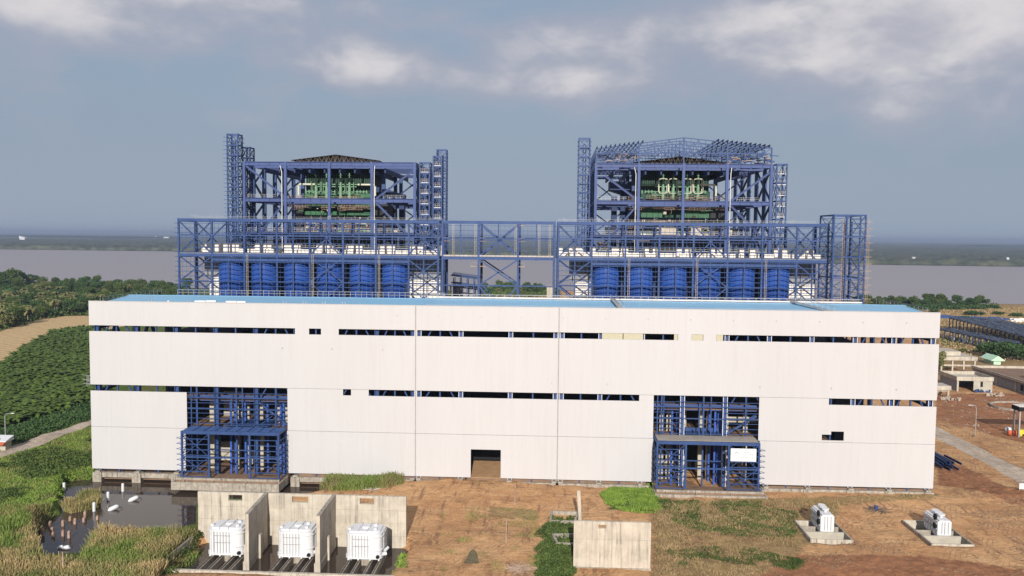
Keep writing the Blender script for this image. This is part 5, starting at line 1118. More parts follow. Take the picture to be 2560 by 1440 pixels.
def rack(pa, pb, wid, hgt, label, seed):
    a, b = gpt(*pa)[:2], gpt(*pb)[:2]; d = (b-a); L_ = np.hypot(*d); d /= L_; n = np.array([-d[1], d[0]]); t = thing('storage_rack', label, 'rack', (*a, -.8)); r = random.Random(seed)
    q = lambda s, o: a+d*s+n*o
    mb = MB(); k = 0
    while k*6 < L_:
        for o in (0, wid): mb.beam((*q(k*6, o), -1), (*q(k*6, o), hgt), .5)
        mb.beam((*q(k*6, 0), hgt), (*q(k*6, wid), hgt), .5); k += 1
    mb.build('posts', NAVY, t); mb = MB()
    for k in range(int(wid/1.1)):
        s = 0
        while s < L_: e = min(L_, s+r.uniform(8, 13)); mb.beam((*q(s, .5+k*1.1), hgt+.4+r.random()*.5), (*q(e-.5, .5+k*1.1), hgt+.4+r.random()*.5), .8, .5); s = e
    mb.build('stored_beams', RROOF, t); mb = MB()
    for k in range(int(L_/3)): s = r.uniform(0, L_-3); mb.box(*sorted((float(q(s, 2)[0]), float(q(s+2.5, 2)[0]+.5))), *sorted((float(q(s, 2)[1]), float(q(s, 2)[1]+2))), -.8, r.uniform(.3, 2.2)); 
    mb.build('stored_parts', WBOX, t)
rack((2373, 823), (2640, 900), 30, 6.5, 'long dark rack of stacked steel beams behind the green shrubs on the right', 1); rack((2335, 842), (2500, 880), 12, 4, 'lower dark rack of steel in front of the long rack on the right', 2)
for i, (a, b, c, m_) in enumerate(((2352, 2392, 797, BLUE), (2394, 2412, 799, NAVY), (2418, 2440, 800, GREEND), (2442, 2530, 801, BLUE), (2535, 2600, 806, WBOX), (2533, 2600, 822, BLUE), (2497, 2522, 818, WBOX))):
    p, q = gpt(a, c), gpt(b, c); mb = MB(); r = random.Random(i)
    for k in range(18): x = r.uniform(p[0], q[0]-4); yy = p[1]+r.uniform(0, 16); mb.box(x, x+r.uniform(3, 9), yy, yy+r.uniform(.4, 1.5), -.9, -.2+r.random()*1.3)
    tag(mb.build('material_stack', m_), ('blue steel parts stacked just right of the facade top corner', 'small dark blue stack of steel beyond the facade', 'small dark green stack between blue steel stacks', 'long pale blue row of stacked steel in the far yard', 'white crates at the right edge of the far yard', 'blue steel frames stacked at the right edge beyond the dark rack', 'small white stack beside the dark rack')[i], 'material stack')
# round kerb island, dark shed corner, barrels
cx, cy, _ = gpt(2545, 1018); mb = MB()
for k in range(32):
    a, b = math.radians(k*11.25), math.radians((k+1)*11.25); mb.beam((cx+9*math.cos(a), cy+8*math.sin(a), -.5), (cx+9*math.cos(b), cy+8*math.sin(b), -.5), .5, .7)
tag(mb.build('round_kerb', CONCD), 'pale round concrete kerb ring on brown earth at the right edge', 'kerb')
a = gpt(2546, 1092); t = thing('open_shed', 'corner of a dark open shed at the right edge of the picture', 'shed', a); h = H(1017, a[1], 2546)
for (dx, dy) in ((0, 0), (14, 0), (0, 3), (14, 3)): MB().box(a[0]+dx, a[0]+dx+.4, a[1]+dy, a[1]+dy+.4, -1, h-1.4).build('post', GALV, t)
MB().box(a[0]-.3, a[0]+15, a[1]-.3, a[1]+4, h-1.4, h).build('roof', BLK, t); MB().box(a[0]-.3, a[0]+15, a[1]-.3, a[1]+4, h+.001, h+.1).build('roof_sheet', WBOX, t)
for (px, py, m_, nm, lab) in ((2520, 1079, WHITE, 'white_tank', 'small white round tank beside the dark shed'), (2524, 1087, ORANGE, 'orange_barrel', 'orange barrel in front of the white round tank'), (2537, 1087, ORANGE, 'orange_barrel', 'orange barrel nearest the dark shed post')):
    p = gpt(px, py); r_ = .9 if m_ is WHITE else .6; tag(MB().lathe(p[0], p[1], [(.01, -.9), (r_, -.9), (r_*1.05, -.2), (r_, .5), (.01, .7)], 14).build(nm, m_, None, True), lab, 'tank' if m_ is WHITE else 'barrel')
p = gpt(2553, 1088); tag(MB().box(p[0]-1, p[0]+1.4, p[1]-.8, p[1]+.8, -.3, 1).box(p[0]-.8, p[0]-.2, p[1]-.9, p[1]+.9, -.9, -.3).box(p[0]+.6, p[0]+1.2, p[1]-.9, p[1]+.9, -.9, -.3).build('yellow_machine', YELLOW), 'small yellow machine under the dark shed', 'machine')
# guard hut and pylon on the left
p = gpt(4, 1126); t = thing('guard_hut', 'small hut with white roof and orange awning at the left edge', 'hut', p)
MB().box(p[0]-4, p[0]+1.1, p[1], p[1]+2.6, -1, 1.6).build('wall', PALEC, t); MB().prism([(p[0]-5, p[1]-.5), (p[0]+1.6, p[1]-.5), (p[0]+1.6, p[1]+3), (p[0]-5, p[1]+3)], 1.65, [1.9, 1.9, 2.8, 2.8]).build('roof', WHITE, t); MB().prism([(p[0]-.5, p[1]-1.6), (p[0]+1.4, p[1]-1.6), (p[0]+1.4, p[1]-.55), (p[0]-.5, p[1]-.55)], 1.0, [1.05, 1.05, 1.6, 1.6]).build('awning', ORANGE, t)
MB().box(p[0]-.9, p[0]-.5, p[1]-2.2, p[1]-2, .4, 3.6).build('orange_board', ORANGE, t)
p = gpt(221, 985); h = H(938, p[1], 221); t = thing('power_pole', 'lattice power pole with cross arms just left of the facade edge', 'power pole', p)
for s in (-1, 1): MB().beam((p[0]+s*.6, p[1], -1), (p[0]+s*.35, p[1], h), .12).build('leg', GALV, t)
mb = MB()
for z in np.arange(0, h-1, 1.2): mb.beam((p[0]-.5, p[1], z), (p[0]+.5, p[1], z+1.2), .07); mb.beam((p[0]+.5, p[1], z), (p[0]-.5, p[1], z+1.2), .07)
mb.build('lacing', GALV, t)
for dz in (0, 1.7, 3.2, 4.6): MB().beam((p[0]-2, p[1], h-dz), (p[0]+2, p[1], h-dz), .12).build('cross_arm', GALV, t)
# ------------------------------------------------------------------ pond posts
for i, (px, py, h) in enumerate(((235, 1278, 2.0), (270, 1251, 2.0), (307, 1228, 1.9), (160, 1226, 1.9))):
    p = SZ(px, py, -2.6); tag(MB().tube([(p[0], p[1], -4), (p[0]+.03, p[1], -2.6+h*.9), (p[0]+.03, p[1], -2.6+h)], [.32, .32, .24], 12).build('marker_pile', WHITE), f'white round pile standing in the dark pond, {("nearest of the three in open water", "middle of the three in open water", "farthest of the three in open water", "at the pond edge by the bushes")[i]}', 'pile', 'white piles in the pond')
for i, (px, py) in enumerate(((335, 1252), (285, 1275))):
    p = SZ(px, py, -2.6); mb = MB(); n = 10
    mb.tube([(p[0]-.9, p[1]-.9, -2.5), (p[0]-.6, p[1]-.5, -2.35), (p[0]+.4, p[1]+.5, -1.95), (p[0]+.7, p[1]+.9, -1.9)], [.15, .5, .5, .15], 10)
    o = mb.build('float', WHITE, None, True); tag(o, f'white oval float tilted in the dark pond, {("the farther", "the nearer")[i]} of two', 'float', 'white floats in the pond'); MB().beam((p[0]+.7, p[1]+.8, -2.1), (p[0]+1.5, p[1]+.9, -2.5), .08).build('rope_stub', BLK, o)
stub = [(176, 1302), (188, 1310), (213, 1295), (210, 1305), (158, 1315), (126, 1320), (131, 1330), (105, 1330), (107, 1340), (133, 1342), (158, 1340), (173, 1345), (244, 1300)]
for i, (px, py) in enumerate(stub):
    p = SZ(px, py, -2.6); h = .9+.5*(i % 3)*.5; tag(MB().box(p[0]-.24, p[0]+.24, p[1]-.24, p[1]+.24, -3.6, -2.6+h).box(p[0]-.12, p[0]+.1, p[1]-.1, p[1]+.12, -2.6+h, -2.6+h+.15).build('brick_stub', surf('brick_stub_paint', (.42, .29, .22), (.24, .15, .11), 2, .9)), 'short broken brick stub standing in the reedy corner of the pond', 'stub', 'brick stubs in the pond')
for i, (px, py, s) in enumerate(((164, 1374, .9), (151, 1372, .6))):
    p = SZ(px, py, -2.6); tag(MB().tube([(p[0]-s, p[1], -2.5), (p[0]-s*.3, p[1]+.1, -2.25), (p[0]+s*.5, p[1], -2.1), (p[0]+s, p[1]+.2, -2.4)], [.1, .4*s, .5*s, .1], 8).build('white_sack', WHITE, None, True), ('larger' if i == 0 else 'smaller')+' white sack floating at the near end of the pond', 'sack')
p = SZ(158, 1440); tag(MB().tube([(p[0], p[1], -1.5), (p[0], p[1], H(1385, p[1], 158)-.4)], .14, 8).tube([(p[0], p[1], H(1385, p[1], 158)-.4), (p[0], p[1], H(1380, p[1], 158))], .1, 8).build('rusty_post', RUST), 'thin rusty post standing in the reeds at the bottom left', 'post')
# ------------------------------------------------------------------ things beyond the bunker frames
t = thing('conveyor_gallery', 'blue inclined conveyor gallery on trestles seen through the bridge gap', 'conveyor', (90, 150, 0)); Yc = 140.
A, B = SY(1128, 688, Yc), SY(1195, 697, Yc)
for dy in (0, 5): MB().beam((A[0], Yc+dy, A[2]), (B[0], Yc+dy, B[2]), .4, .5).beam((A[0], Yc+dy, A[2]-3), (B[0], Yc+dy, B[2]-3), .4, .4).build('chord', BLUE, t)
mb = MB()
for k in range(16): f = k/15; x = A[0]+(B[0]-A[0])*f; z = A[2]+(B[2]-A[2])*f; mb.beam((x, Yc-.5, z-.2), (x+.6, Yc+6, z+1.0), .4, .15)
mb.build('roof_purlins', BLUE, t); mb = MB()
for k in range(4): x = A[0]+1+k*2.8; mb.beam((x, Yc, 0), (x, Yc, A[2]-1), .35); mb.beam((x, Yc, A[2]-9), (x+2.4, Yc, A[2]-4), .15); mb.beam((x, Yc+5, 0), (x, Yc+5, A[2]-1), .3)
mb.build('trestle', BLUE, t)
xa, xb_ = X(1125, 150, 730), X(1196, 150, 730); tag(MB().box(xa, xb_, 150, 170, -1, H(716, 150, 1150)).box(xa-.5, xb_+.5, 149.5, 170.5, H(716, 150, 1150), H(714, 150, 1150)).build('concrete_hall', CONCB), 'flat roofed grey concrete hall under the blue conveyor gallery', 'building')
xa, xb_ = X(1367, 130, 730), X(1384, 130, 730); tag(MB().box(xa, xb_, 130, 140, -1, H(718, 130, 1370)).box(xa-.3, xb_+.3, 129.7, 140.3, H(718, 130, 1370), H(716, 130, 1370)).build('pump_house', CONC), 'small pale concrete house right of the bridge gap, behind the frame', 'building')
# far houses on the other bank
for i, (px, py, w, h, lab) in enumerate(((55, 600, 34, 12, 'white shed with a sloping roof far across the river on the left'), (71, 614, 6, 7, 'tiny white hut on the far bank at the left'), (415, 595, 46, 7, 'long white far building near the horizon left of the steel frame'), (390, 593, 14, 6, 'small white far building near the horizon, left neighbour of the long one'), (2285, 646, 22, 6, 'white roofed house across the river right of the steel frame'), (2240, 652, 12, 5, 'pale hut on the far bank right of the steel frame'), (2520, 647, 16, 6, 'white roofed far house near the right edge'), (2450, 647, 9, 4, 'small white far house left of the one near the right edge'), (2253, 606, 10, 22, 'slim white tower near the horizon on the right'))):
    d = 0; y = {1: 2640}.get(i, None); z = 12
    p = SZ(px, py, z if i not in (1, 5) else 3); s = (p[1]+197)/2050.
    w = {0: 15, 1: 3, 2: 14, 3: 4, 4: 8, 5: 6, 6: 6, 7: 3, 8: 2}[i]*s*.9; h = {0: 7, 1: 4, 2: 3, 3: 2.4, 4: 3.2, 5: 5, 6: 3.4, 7: 2, 8: 5}[i]*s
    t = thing('far_house', lab, 'house', p); zb_ = float(p[2])-4
    MB().box(p[0]-w/2, p[0]+w/2, p[1], p[1]+w*.6, zb_, zb_+4+h*.7).build('wall', WHITE, t)
    MB().prism([(p[0]-w*.55, p[1]-1), (p[0]+w*.55, p[1]-1), (p[0]+w*.55, p[1]+w*.6), (p[0]-w*.55, p[1]+w*.6)], zb_+4+h*.7, [zb_+4+h*(1.5 if i == 0 else .8), zb_+4+h*.8, zb_+4+h*1.0, zb_+4+h*1.2]).build('roof', WHITE, t)
# ------------------------------------------------------------------ vegetation
def quads(C, size, up=0.0, aspect=1.0, rng=RNG):
    """randomly turned leaf faces centred on C"""
    n = len(C); a = rng.normal(size=(n, 3)); a[:, 2] *= (1-up); a /= np.linalg.norm(a, axis=1)[:, None]
    b = rng.normal(size=(n, 3)); b -= a*(a*b).sum(1)[:, None]; b /= np.linalg.norm(b, axis=1)[:, None]
    s = (np.asarray(size)*rng.uniform(.6, 1.3, n))[:, None] if np.ndim(size) == 0 else (size*rng.uniform(.6, 1.3, n))[:, None]
    A = a*s*aspect; B = b*s; V = np.stack([C-A, C-B*.6, C+A, C+B*.6], 1).reshape(-1, 3); F = np.arange(4*n).reshape(n, 4); return V, F
def crown(seed, R, h0, h1, nl, leaf, lobes=9):
    r = np.random.default_rng(seed); Cc = r.normal(size=(lobes, 3)); Cc /= np.linalg.norm(Cc, axis=1)[:, None]; Cc *= r.uniform(.25, .62, lobes)[:, None]
    Rr = r.uniform(.32, .55, lobes); k = r.integers(0, lobes, nl); d = r.normal(size=(nl, 3)); d /= np.linalg.norm(d, axis=1)[:, None]
    P_ = Cc[k]+d*Rr[k][:, None]*r.uniform(.7, 1.06, nl)[:, None]; hm = (h1+h0)/2; hh = (h1-h0)/2; P_ = P_*np.array([R, R, hh])*1.15+np.array([0, 0, hm]); return quads(P_, leaf, rng=r)
def tree_proto(seed, R, h0, h1, leaf, mat, nl=1500, name='broadleaf_tree'):
    t = thing(name, 'x', 'tree', (0, 0, 0)); V, F = crown(seed, R, h0, h1, nl, leaf); link('crown', mesh_np('crown', V, F, 4), mat, t)
    r = random.Random(seed); mb = MB(); mb.tube([(0, 0, -1), (.1, 0, h0*.6), (r.uniform(-.3, .3), .1, h0*1.2)], [.32*R/4, .24*R/4, .18*R/4], 7)
    for k in range(5): a = k*1.26+r.random(); mb.tube([(0, 0, h0*.9), (R*.4*math.cos(a), R*.4*math.sin(a), h0+(h1-h0)*.4), (R*.7*math.cos(a), R*.7*math.sin(a), h0+(h1-h0)*.6)], [.13*R/4, .08*R/4, .03], 5)
    mb.build('trunk', BARK, t); return t
def fronds(n, L_, z, droop, seed, wid=.9):
    r = random.Random(seed); V = []; F = []
    for k in range(n):
        a = 2*math.pi*k/n+r.uniform(-.2, .2); e = r.uniform(-.1, 1.1); l = L_*r.uniform(.8, 1.1); prev = None; S = 5
        for i in range(S+1):
            s = i/S; rr_ = l*s*math.cos(e*(1-s*.3)); zz = z+l*(math.sin(e)*s-droop*s*s); w = wid*(.25+math.sin(math.pi*min(1, s*.95+.05)))*.5
            c = (rr_*math.cos(a), rr_*math.sin(a)); nx_, ny_ = -math.sin(a)*w, math.cos(a)*w; o = len(V)
            V += [(c[0]-nx_, c[1]-ny_, zz-w*.35), (c[0], c[1], zz), (c[0]+nx_, c[1]+ny_, zz-w*.35)]
            if i: F += [(o-3, o-2, o+1, o), (o-2, o-1, o+2, o+1)]
    return np.array(V), np.array(F)
def palm_proto(seed, h):
    t = thing('coconut_palm', 'x', 'palm tree', (0, 0, 0)); V, F = fronds(17, 4.6, h, .75, seed, 1.15); link('crown', mesh_np('crown', V, F, 4), PALM, t)
    MB().tube([(0, 0, -1), (.25, 0, h*.5), (0, 0, h)], [.28, .2, .17], 7).build('trunk', STRAWT, t); return t
def ban_mesh(seed):
    return fronds(9, 2.6, 1.7, .55, seed, .95)
def scatter(Q, n, mind, rng, keep=None, tries=40):
    lo, hi = Q.min(0), Q.max(0); pts = []; grid = {}
    for _ in range(n*tries):
        p = rng.uniform(lo, hi)
        if len(pts) >= n: break
        if not inside(p[None], Q)[0]: continue
        if keep is not None and not keep(p): continue
        md = mind(p) if callable(mind) else mind; g = (int(p[0]//md), int(p[1]//md)); ok = True
        for q in pts[-400:] if len(pts) > 400 else pts:
            if (q[0]-p[0])**2+(q[1]-p[1])**2 < md*md: ok = False; break
        if ok: pts.append(p)
    return pts
protoT = [tree_proto(11, 5.0, 2.2, 10, .50, LEAF, 1700), tree_proto(12, 6.2, 2.5, 11, .55, LEAF2, 1900), tree_proto(13, 4.6, 2.0, 9, .48, LEAF3, 1500), tree_proto(14, 5.6, 2.4, 12, .52, LEAF, 1700), tree_proto(15, 5.2, 1.5, 8, .5, LEAF2, 1600)]
protoP = [palm_proto(21, 8.5), palm_proto(22, 10), palm_proto(23, 7)]
def place(protos, used, pts, label, group, smin, smax, rng, zoff=0.0):
    for p in pts:
        k = int(rng.integers(len(protos))); o = protos[k]
        if (id(o) in used): o = copy_tree(o)
        else: used.add(id(o))
        s = rng.uniform(smin, smax); o.location = (p[0], p[1], gz(p[0], p[1])-.1+zoff); o.scale = (s*rng.uniform(.85, 1.2), s*rng.uniform(.85, 1.2), s); o.rotation_euler = (0, 0, rng.uniform(0, 6.28))
        o['label'] = label; o['group'] = group
used = set(); rg = np.random.default_rng(31)
GROVE = poly([(-60, 845), (0, 826), (60, 808), (130, 793), (225, 789), (335, 789), (470, 760), (470, 716), (330, 712), (-60, 704)])
dist = lambda p: math.hypot(p[0]-CAM[0], p[1]-CAM[1])
ptsG = scatter(GROVE, 235, lambda p: 5.5+max(0, dist(p)-650)*.02, rg, lambda p: rg.random() < (640/dist(p))**2.5)
place(protoT, used, ptsG, 'broadleaf tree in the dense grove on the near river bank at the left', 'trees of the left river bank grove', .75, 1.15, rg)
edge = scatter(poly([(-60, 842), (0, 826), (60, 808), (130, 793), (225, 789), (260, 775), (120, 740), (0, 752), (-60, 770)]), 110, 5, rg)
place(protoP, used, edge, 'coconut palm among the trees along the left stubble field', 'coconut palms of the left grove', .8, 1.15, rg)
big = scatter(poly([(-40, 712), (30, 712), (60, 716), (60, 722), (-40, 725)]), 9, 7, rg); place(protoT, used, big, 'tall tree on the river bank at the far left edge', 'tall trees at the far left edge', 1.5, 1.9, rg)
RB = poly([(2150, 771), (2250, 770), (2340, 768), (2480, 768), (2500, 762), (2300, 757), (2150, 757)]); ptsR = scatter(RB, 46, 6, rg); place(protoT[:2]+protoT[3:], used, ptsR, 'broadleaf tree in the tree line on the right river bank', 'trees of the right river bank line', .6, .98, rg)
GP = poly([(1205, 735), (1395, 735), (1395, 716), (1205, 714)]); place(protoT, used, scatter(GP, 44, 7, rg), 'green tree on the river bank seen through the bridge gap', 'trees behind the bridge gap', .6, 1.0, rg)
for i, (px, py, s, lab) in enumerate(((2430, 788, 1.15, 'wide dark bush in the dry field nearest the facade corner, the larger right one'), (2452, 787, .8, 'round dark bush in the dry field, second of the row'), (2495, 787, .9, 'round dark bush in the dry field, third of the row'), (2540, 792, 1.0, 'round dark bush in the dry field at the right edge'), (2335, 780, .9, 'low dark bush right behind the blue roof corner'), (2395, 768, .5, 'small lone bush in front of the right tree line'), (2480, 893, 1.3, 'dark spreading tree in front of the mint hut, the left of three'), (2520, 900, 1.5, 'large dark spreading tree beside the mint hut, the middle of three'), (2555, 900, 1.3, 'dark spreading tree at the right edge beyond the grey building'), (2352, 935, 1.3, 'slim yellowish green tree touching the right edge of the facade'), (2405, 880, .55, 'low bush on the grass below the dark racks'), (2440, 880, .6, 'low bush on the grass left of the mint hut'))):
    o = copy_tree(protoT[4 if i < 9 else 2]); p = SZ(px, py); k = .62 if i < 6 or i > 9 else 1; o.location = (p[0], p[1], -.9-(1.2*s if i != 9 else 0)); o.scale = (s*1.1, s*1.1, s*k) if i != 9 else (.62, .62, 1.25); o.rotation_euler = (0, 0, i); o['label'] = lab; o['category'] = 'bush' if 'bush' in lab else 'tree'
    if 'group' in o: del o['group']
# banana plantation: the 300 largest are plants of their own
BQ = poly(BANP); pts = []; rb = np.random.default_rng(5); row = np.array([math.cos(.5), math.sin(.5)]); nr = np.array([-row[1], row[0]])
lo, hi = BQ.min(0), BQ.max(0); c0 = (lo+hi)/2
for i in range(-95, 96):
    for j in range(-95, 96):
        p = c0+row*i*2.7+nr*j*2.9+rb.normal(size=2)*.45
        if p[0] > -190 and inside(p[None], BQ)[0]: pts.append(p)
pts.sort(key=dist); bmesh_ = []
for s in range(5): V, F = ban_mesh(40+s); bmesh_.append((V, F, mesh_np('banana_plant', V, F, 4)))
for m_ in bmesh_: m_[2].materials.append(BAN)
def vis(p):
    d = np.array([p[0], p[1], 1.])-CAM; z = d@FWD; return -40 < 1280+FPX*(d@RGT)/z < 235
nb = 0; VV = []; FF = []; off = 0
for p in pts:
    k = int(rb.integers(5)); s = rb.uniform(.85, 1.3); a = rb.uniform(0, 6.28); z = gz(*p)
    if nb < 300 and vis(p):
        o = bpy.data.objects.new('banana_plant', bmesh_[k][2]); COL.objects.link(o); o.location = (p[0], p[1], z); o.scale = (s, s, s*1.1); o.rotation_euler = (0, 0, a)
        tag(o, 'banana plant in the near rows of the plantation on the left', 'banana plant', 'banana plants of the near rows'); nb += 1
    elif -220 < p[0] < 2:
        V, F, _ = bmesh_[k]; c, s_ = math.cos(a), math.sin(a); V2 = V@np.array([[c, s_, 0], [-s_, c, 0], [0, 0, 1.1]])*s+np.array([p[0], p[1], z]); VV.append(V2); FF.append(F+off); off += len(V)
if VV: o = link('banana_field', mesh_np('banana_field', np.vstack(VV), np.vstack(FF), 4), BAN, kind='stuff'); tag(o, 'dense banana plantation in rows beyond the near plants', 'banana plants')
# shrub belts, grass and reeds
def tufts(name, Q, n, hgt, wid, mat, label, cat, seed, z=None, lean=.35, patch=6.0, thr=.0):
    r = np.random.default_rng(seed); lo, hi = Q.min(0), Q.max(0); P_ = np.zeros((0, 2))
    while len(P_) < n:
        c = r.uniform(lo, hi, (n, 2)); k = inside(c, Q); c = c[k]
        if thr: c = c[vnoise(c, patch, seed)+r.uniform(-.15, .15, len(c)) > thr]
        P_ = np.vstack([P_, c])
        if k.sum() == 0: break
    P_ = P_[:n]; zz = ground_z(P_) if z is None else np.full(n, z); h = hgt*r.uniform(.5, 1.25, n)*(.6+.8*vnoise(P_, patch, seed+1)); a = r.uniform(0, math.pi, n); w = wid*r.uniform(.6, 1.3, n)
    dx, dy = np.cos(a)*w/2, np.sin(a)*w/2; lx, ly = r.normal(size=n)*lean*h, r.normal(size=n)*lean*h; B = np.column_stack([P_, zz-.1])
    V = np.stack([B+np.column_stack([-dx, -dy, 0*dx]), B+np.column_stack([dx, dy, 0*dx]), B+np.column_stack([lx+dx*.4, ly+dy*.4, h]), B+np.column_stack([lx-dx*.4, ly-dy*.4, h])], 1).reshape(-1, 3)
    o = link(name, mesh_np(name, V, np.arange(4*n).reshape(n, 4), 4), mat, kind='stuff'); tag(o, label, cat); return o
def clumps(name, Q, nc, R, nleaf, leaf, mat, label, cat, seed, hz=.7, thr=.0, patch=8.):
    r = np.random.default_rng(seed); lo, hi = Q.min(0), Q.max(0); C_ = np.zeros((0, 2))
    while len(C_) < nc:
        c = r.uniform(lo, hi, (nc*2, 2)); c = c[inside(c, Q)]
        if thr: c = c[vnoise(c, patch, seed) > thr]
        C_ = np.vstack([C_, c])
    C_ = C_[:nc]; Rr = R*r.uniform(.5, 1.3, nc); k = np.repeat(np.arange(nc), nleaf); d = r.normal(size=(nc*nleaf, 3)); d /= np.linalg.norm(d, axis=1)[:, None]; d[:, 2] = np.abs(d[:, 2])
    P_ = np.column_stack([C_, ground_z(C_)-.15])[k]+d*Rr[k][:, None]*np.array([1, 1, hz])*r.uniform(.75, 1.1, nc*nleaf)[:, None]; V, F = quads(P_, leaf, rng=r)
    o = link(name, mesh_np(name, V, F, 4), mat, kind='stuff'); tag(o, label, cat); return o
clumps('undergrowth', GROVE, 2600, 5.5, 26, 1.3, LEAF, 'green undergrowth filling the left river bank grove', 'undergrowth', 51, .55)
clumps('undergrowth', poly([(2100, 776), (2490, 774), (2500, 764), (2100, 762)]), 300, 4, 40, .9, LEAF2, 'dark undergrowth below the right tree line', 'undergrowth', 52, .7)
clumps('undergrowth', poly([(1190, 742), (1395, 742), (1395, 716), (1190, 716)]), 500, 4.5, 30, 1.0, LEAF, 'green undergrowth seen through the bridge gap', 'undergrowth', 58, .7)
clumps('hedge_belt', poly([(-40, 1112), (0, 1078), (100, 1050), (180, 1024), (240, 1000), (262, 1012), (250, 1040), (190, 1058), (100, 1086), (0, 1120), (-40, 1135)]), 520, 1.6, 46, .38, LEAF2, 'dark leafy hedge between the banana plants and the left track', 'hedge', 53, .8)
clumps('weed_slope', poly([(-20, 1160), (0, 1150), (100, 1116), (190, 1082), (232, 1066), (234, 1196), (165, 1204), (125, 1262), (105, 1290), (70, 1310), (-20, 1325)]), 7500, .9, 24, .20, GRASS, 'bright green creeping weeds on the bank left of the facade', 'weeds', 54, .45, .3, 9.)
clumps('shrub_patch', poly([(-20, 1165), (100, 1120), (232, 1070), (232, 1196), (165, 1204), (125, 1262), (105, 1290), (70, 1310), (-20, 1325)]), 240, 1.9, 90, .24, LEAF, 'darker leafy shrubs scattered on the green bank at the left', 'shrubs', 55, .75, .56, 11.)
tufts('rough_weeds', poly([(-20, 1160), (0, 1150), (100, 1116), (190, 1082), (232, 1066), (234, 1196), (165, 1204), (125, 1262), (105, 1290), (70, 1310), (-20, 1325)]), 8000, .7, .2, WEED, 'brown and green rough weeds on the bank left of the facade', 'weeds', 56, None, .4, 7)
tufts('reed_bed', poly([(118, 1418), (205, 1414), (222, 1335), (290, 1342), (440, 1344), (494, 1338), (498, 1355), (450, 1400), (400, 1440), (370, 1490), (-40, 1490), (-40, 1385)]), 52000, 1.9, .16, REED, 'tall dry golden reeds in the lower left foreground', 'reeds', 57, None, .22, 5)
tufts('reed_bed', poly([(-40, 1345), (-40, 1290), (60, 1282), (125, 1270), (118, 1290), (88, 1312), (84, 1352), (104, 1400), (100, 1420), (-40, 1420)]), 22000, 1.6, .16, REED, 'mixed dry reeds along the left side of the pond', 'reeds', 59, None, .25, 6)
GREENR = leafm('green_reed', (0.20, 0.27, 0.06), (0.12, 0.17, 0.04), 0.3, 0.0)
tufts('green_reeds', poly([(222, 1350), (290, 1350), (494, 1345), (498, 1365), (450, 1410), (400, 1450), (300, 1490), (-40, 1490), (-40, 1270), (60, 1280), (100, 1420), (205, 1420)]), 26000, 1.7, .18, GREENR, 'green reeds growing in patches among the dry ones, lower left', 'reeds', 71, None, .3, 6, .55)
tufts('reed_island', poly([(158, 1278), (180, 1262), (215, 1248), (248, 1250), (250, 1268), (215, 1277), (175, 1284)], -2.6), 6500, 1.9, .14, REED, 'small island of yellow reeds standing in the dark pond', 'reeds', 60, -2.7, .2, 3)
tufts('reed_clump', poly([(795, 1204), (850, 1194), (990, 1194), (1010, 1212), (960, 1226), (830, 1232)]), 9000, 1.5, .16, WEED, 'green grass clump between the long wall and the facade', 'grass', 61, None, .3, 4)
clumps('green_bush', poly([(450, 1365), (494, 1330), (496, 1395), (420, 1436), (400, 1432)]), 120, 1.2, 110, .2, LEAF, 'leafy green bushes against the left end of the long wall', 'bushes', 62, .9)
clumps('green_bush', poly([(1352, 1330), (1380, 1302), (1434, 1302), (1434, 1440), (1352, 1440)]), 150, 1.3, 110, .2, LEAF, 'leafy green bushes growing left of the pale wall', 'bushes', 63, .8)
clumps('green_bush', poly([(990, 1368), (1012, 1372), (1010, 1420), (985, 1430), (975, 1410)]), 26, .8, 80, .16, GRASS, 'small green weeds at the right end of the flooded pit', 'weeds', 64, .9)
tufts('lush_grass', poly([(1500, 1240), (1528, 1218), (1590, 1212), (1632, 1207), (1640, 1240), (1660, 1262), (1645, 1285), (1560, 1280), (1515, 1262)]), 16000, .55, .16, GRASS, 'lush green grass patch left of the right porch', 'grass', 65, None, .4, 2.5, .36)
tufts('dry_grass', poly([(1636, 1262), (1905, 1248), (2335, 1238), (2335, 1244), (2100, 1262), (2080, 1330), (2020, 1290), (2000, 1360), (1960, 1400), (1900, 1440), (1636, 1440)]), 30000, .42, .15, GRASS2, 'brownish dry grass in front of the right porch', 'grass', 66, None, .5, 5, .38)
clumps('dry_bramble', poly([(1636, 1275), (1905, 1255), (2100, 1262), (2060, 1290), (2000, 1290), (2000, 1360), (1960, 1400), (1900, 1425), (1636, 1440)]), 900, .75, 26, .2, surf('dry_bramble', (.30, .19, .10), (.20, .125, .07), .3, .8), 'brown dry brambles between the pale wall and the left cooler bank', 'brambles', 72, .45, .42, 6.)
clumps('low_weeds', poly([(1640, 1250), (1900, 1258), (1990, 1280), (1985, 1340), (1830, 1345), (1700, 1320), (1640, 1300)]), 900, .9, 40, .16, LEAF, 'low dark green weeds between the right porch and the left cooler bank', 'weeds', 67, .5, .38, 6.)
clumps('low_weeds', poly([(1636, 1380), (1800, 1370), (1900, 1375), (2020, 1400), (1990, 1420), (1780, 1400), (1636, 1430)]), 380, .8, 50, .15, LEAF, 'olive weeds right of the pale wall near the bottom edge', 'weeds', 68, .5, .4, 5.)
tufts('sand_tufts', poly([(1100, 1275), (1345, 1270), (1350, 1430), (1100, 1430)]), 2200, .4, .12, WEED, 'sparse weeds on the sand left of the pale wall', 'weeds', 69, None, .5, 3.5, .66)
tufts('field_grass', poly([(2352, 782), (2340, 850), (2352, 880), (2470, 900), (2620, 905), (2620, 770), (2352, 770)]), 9000, .8, .9, GRASS2, 'rough grass of the dry fields beyond the facade on the right', 'grass', 70, None, .5, 18)
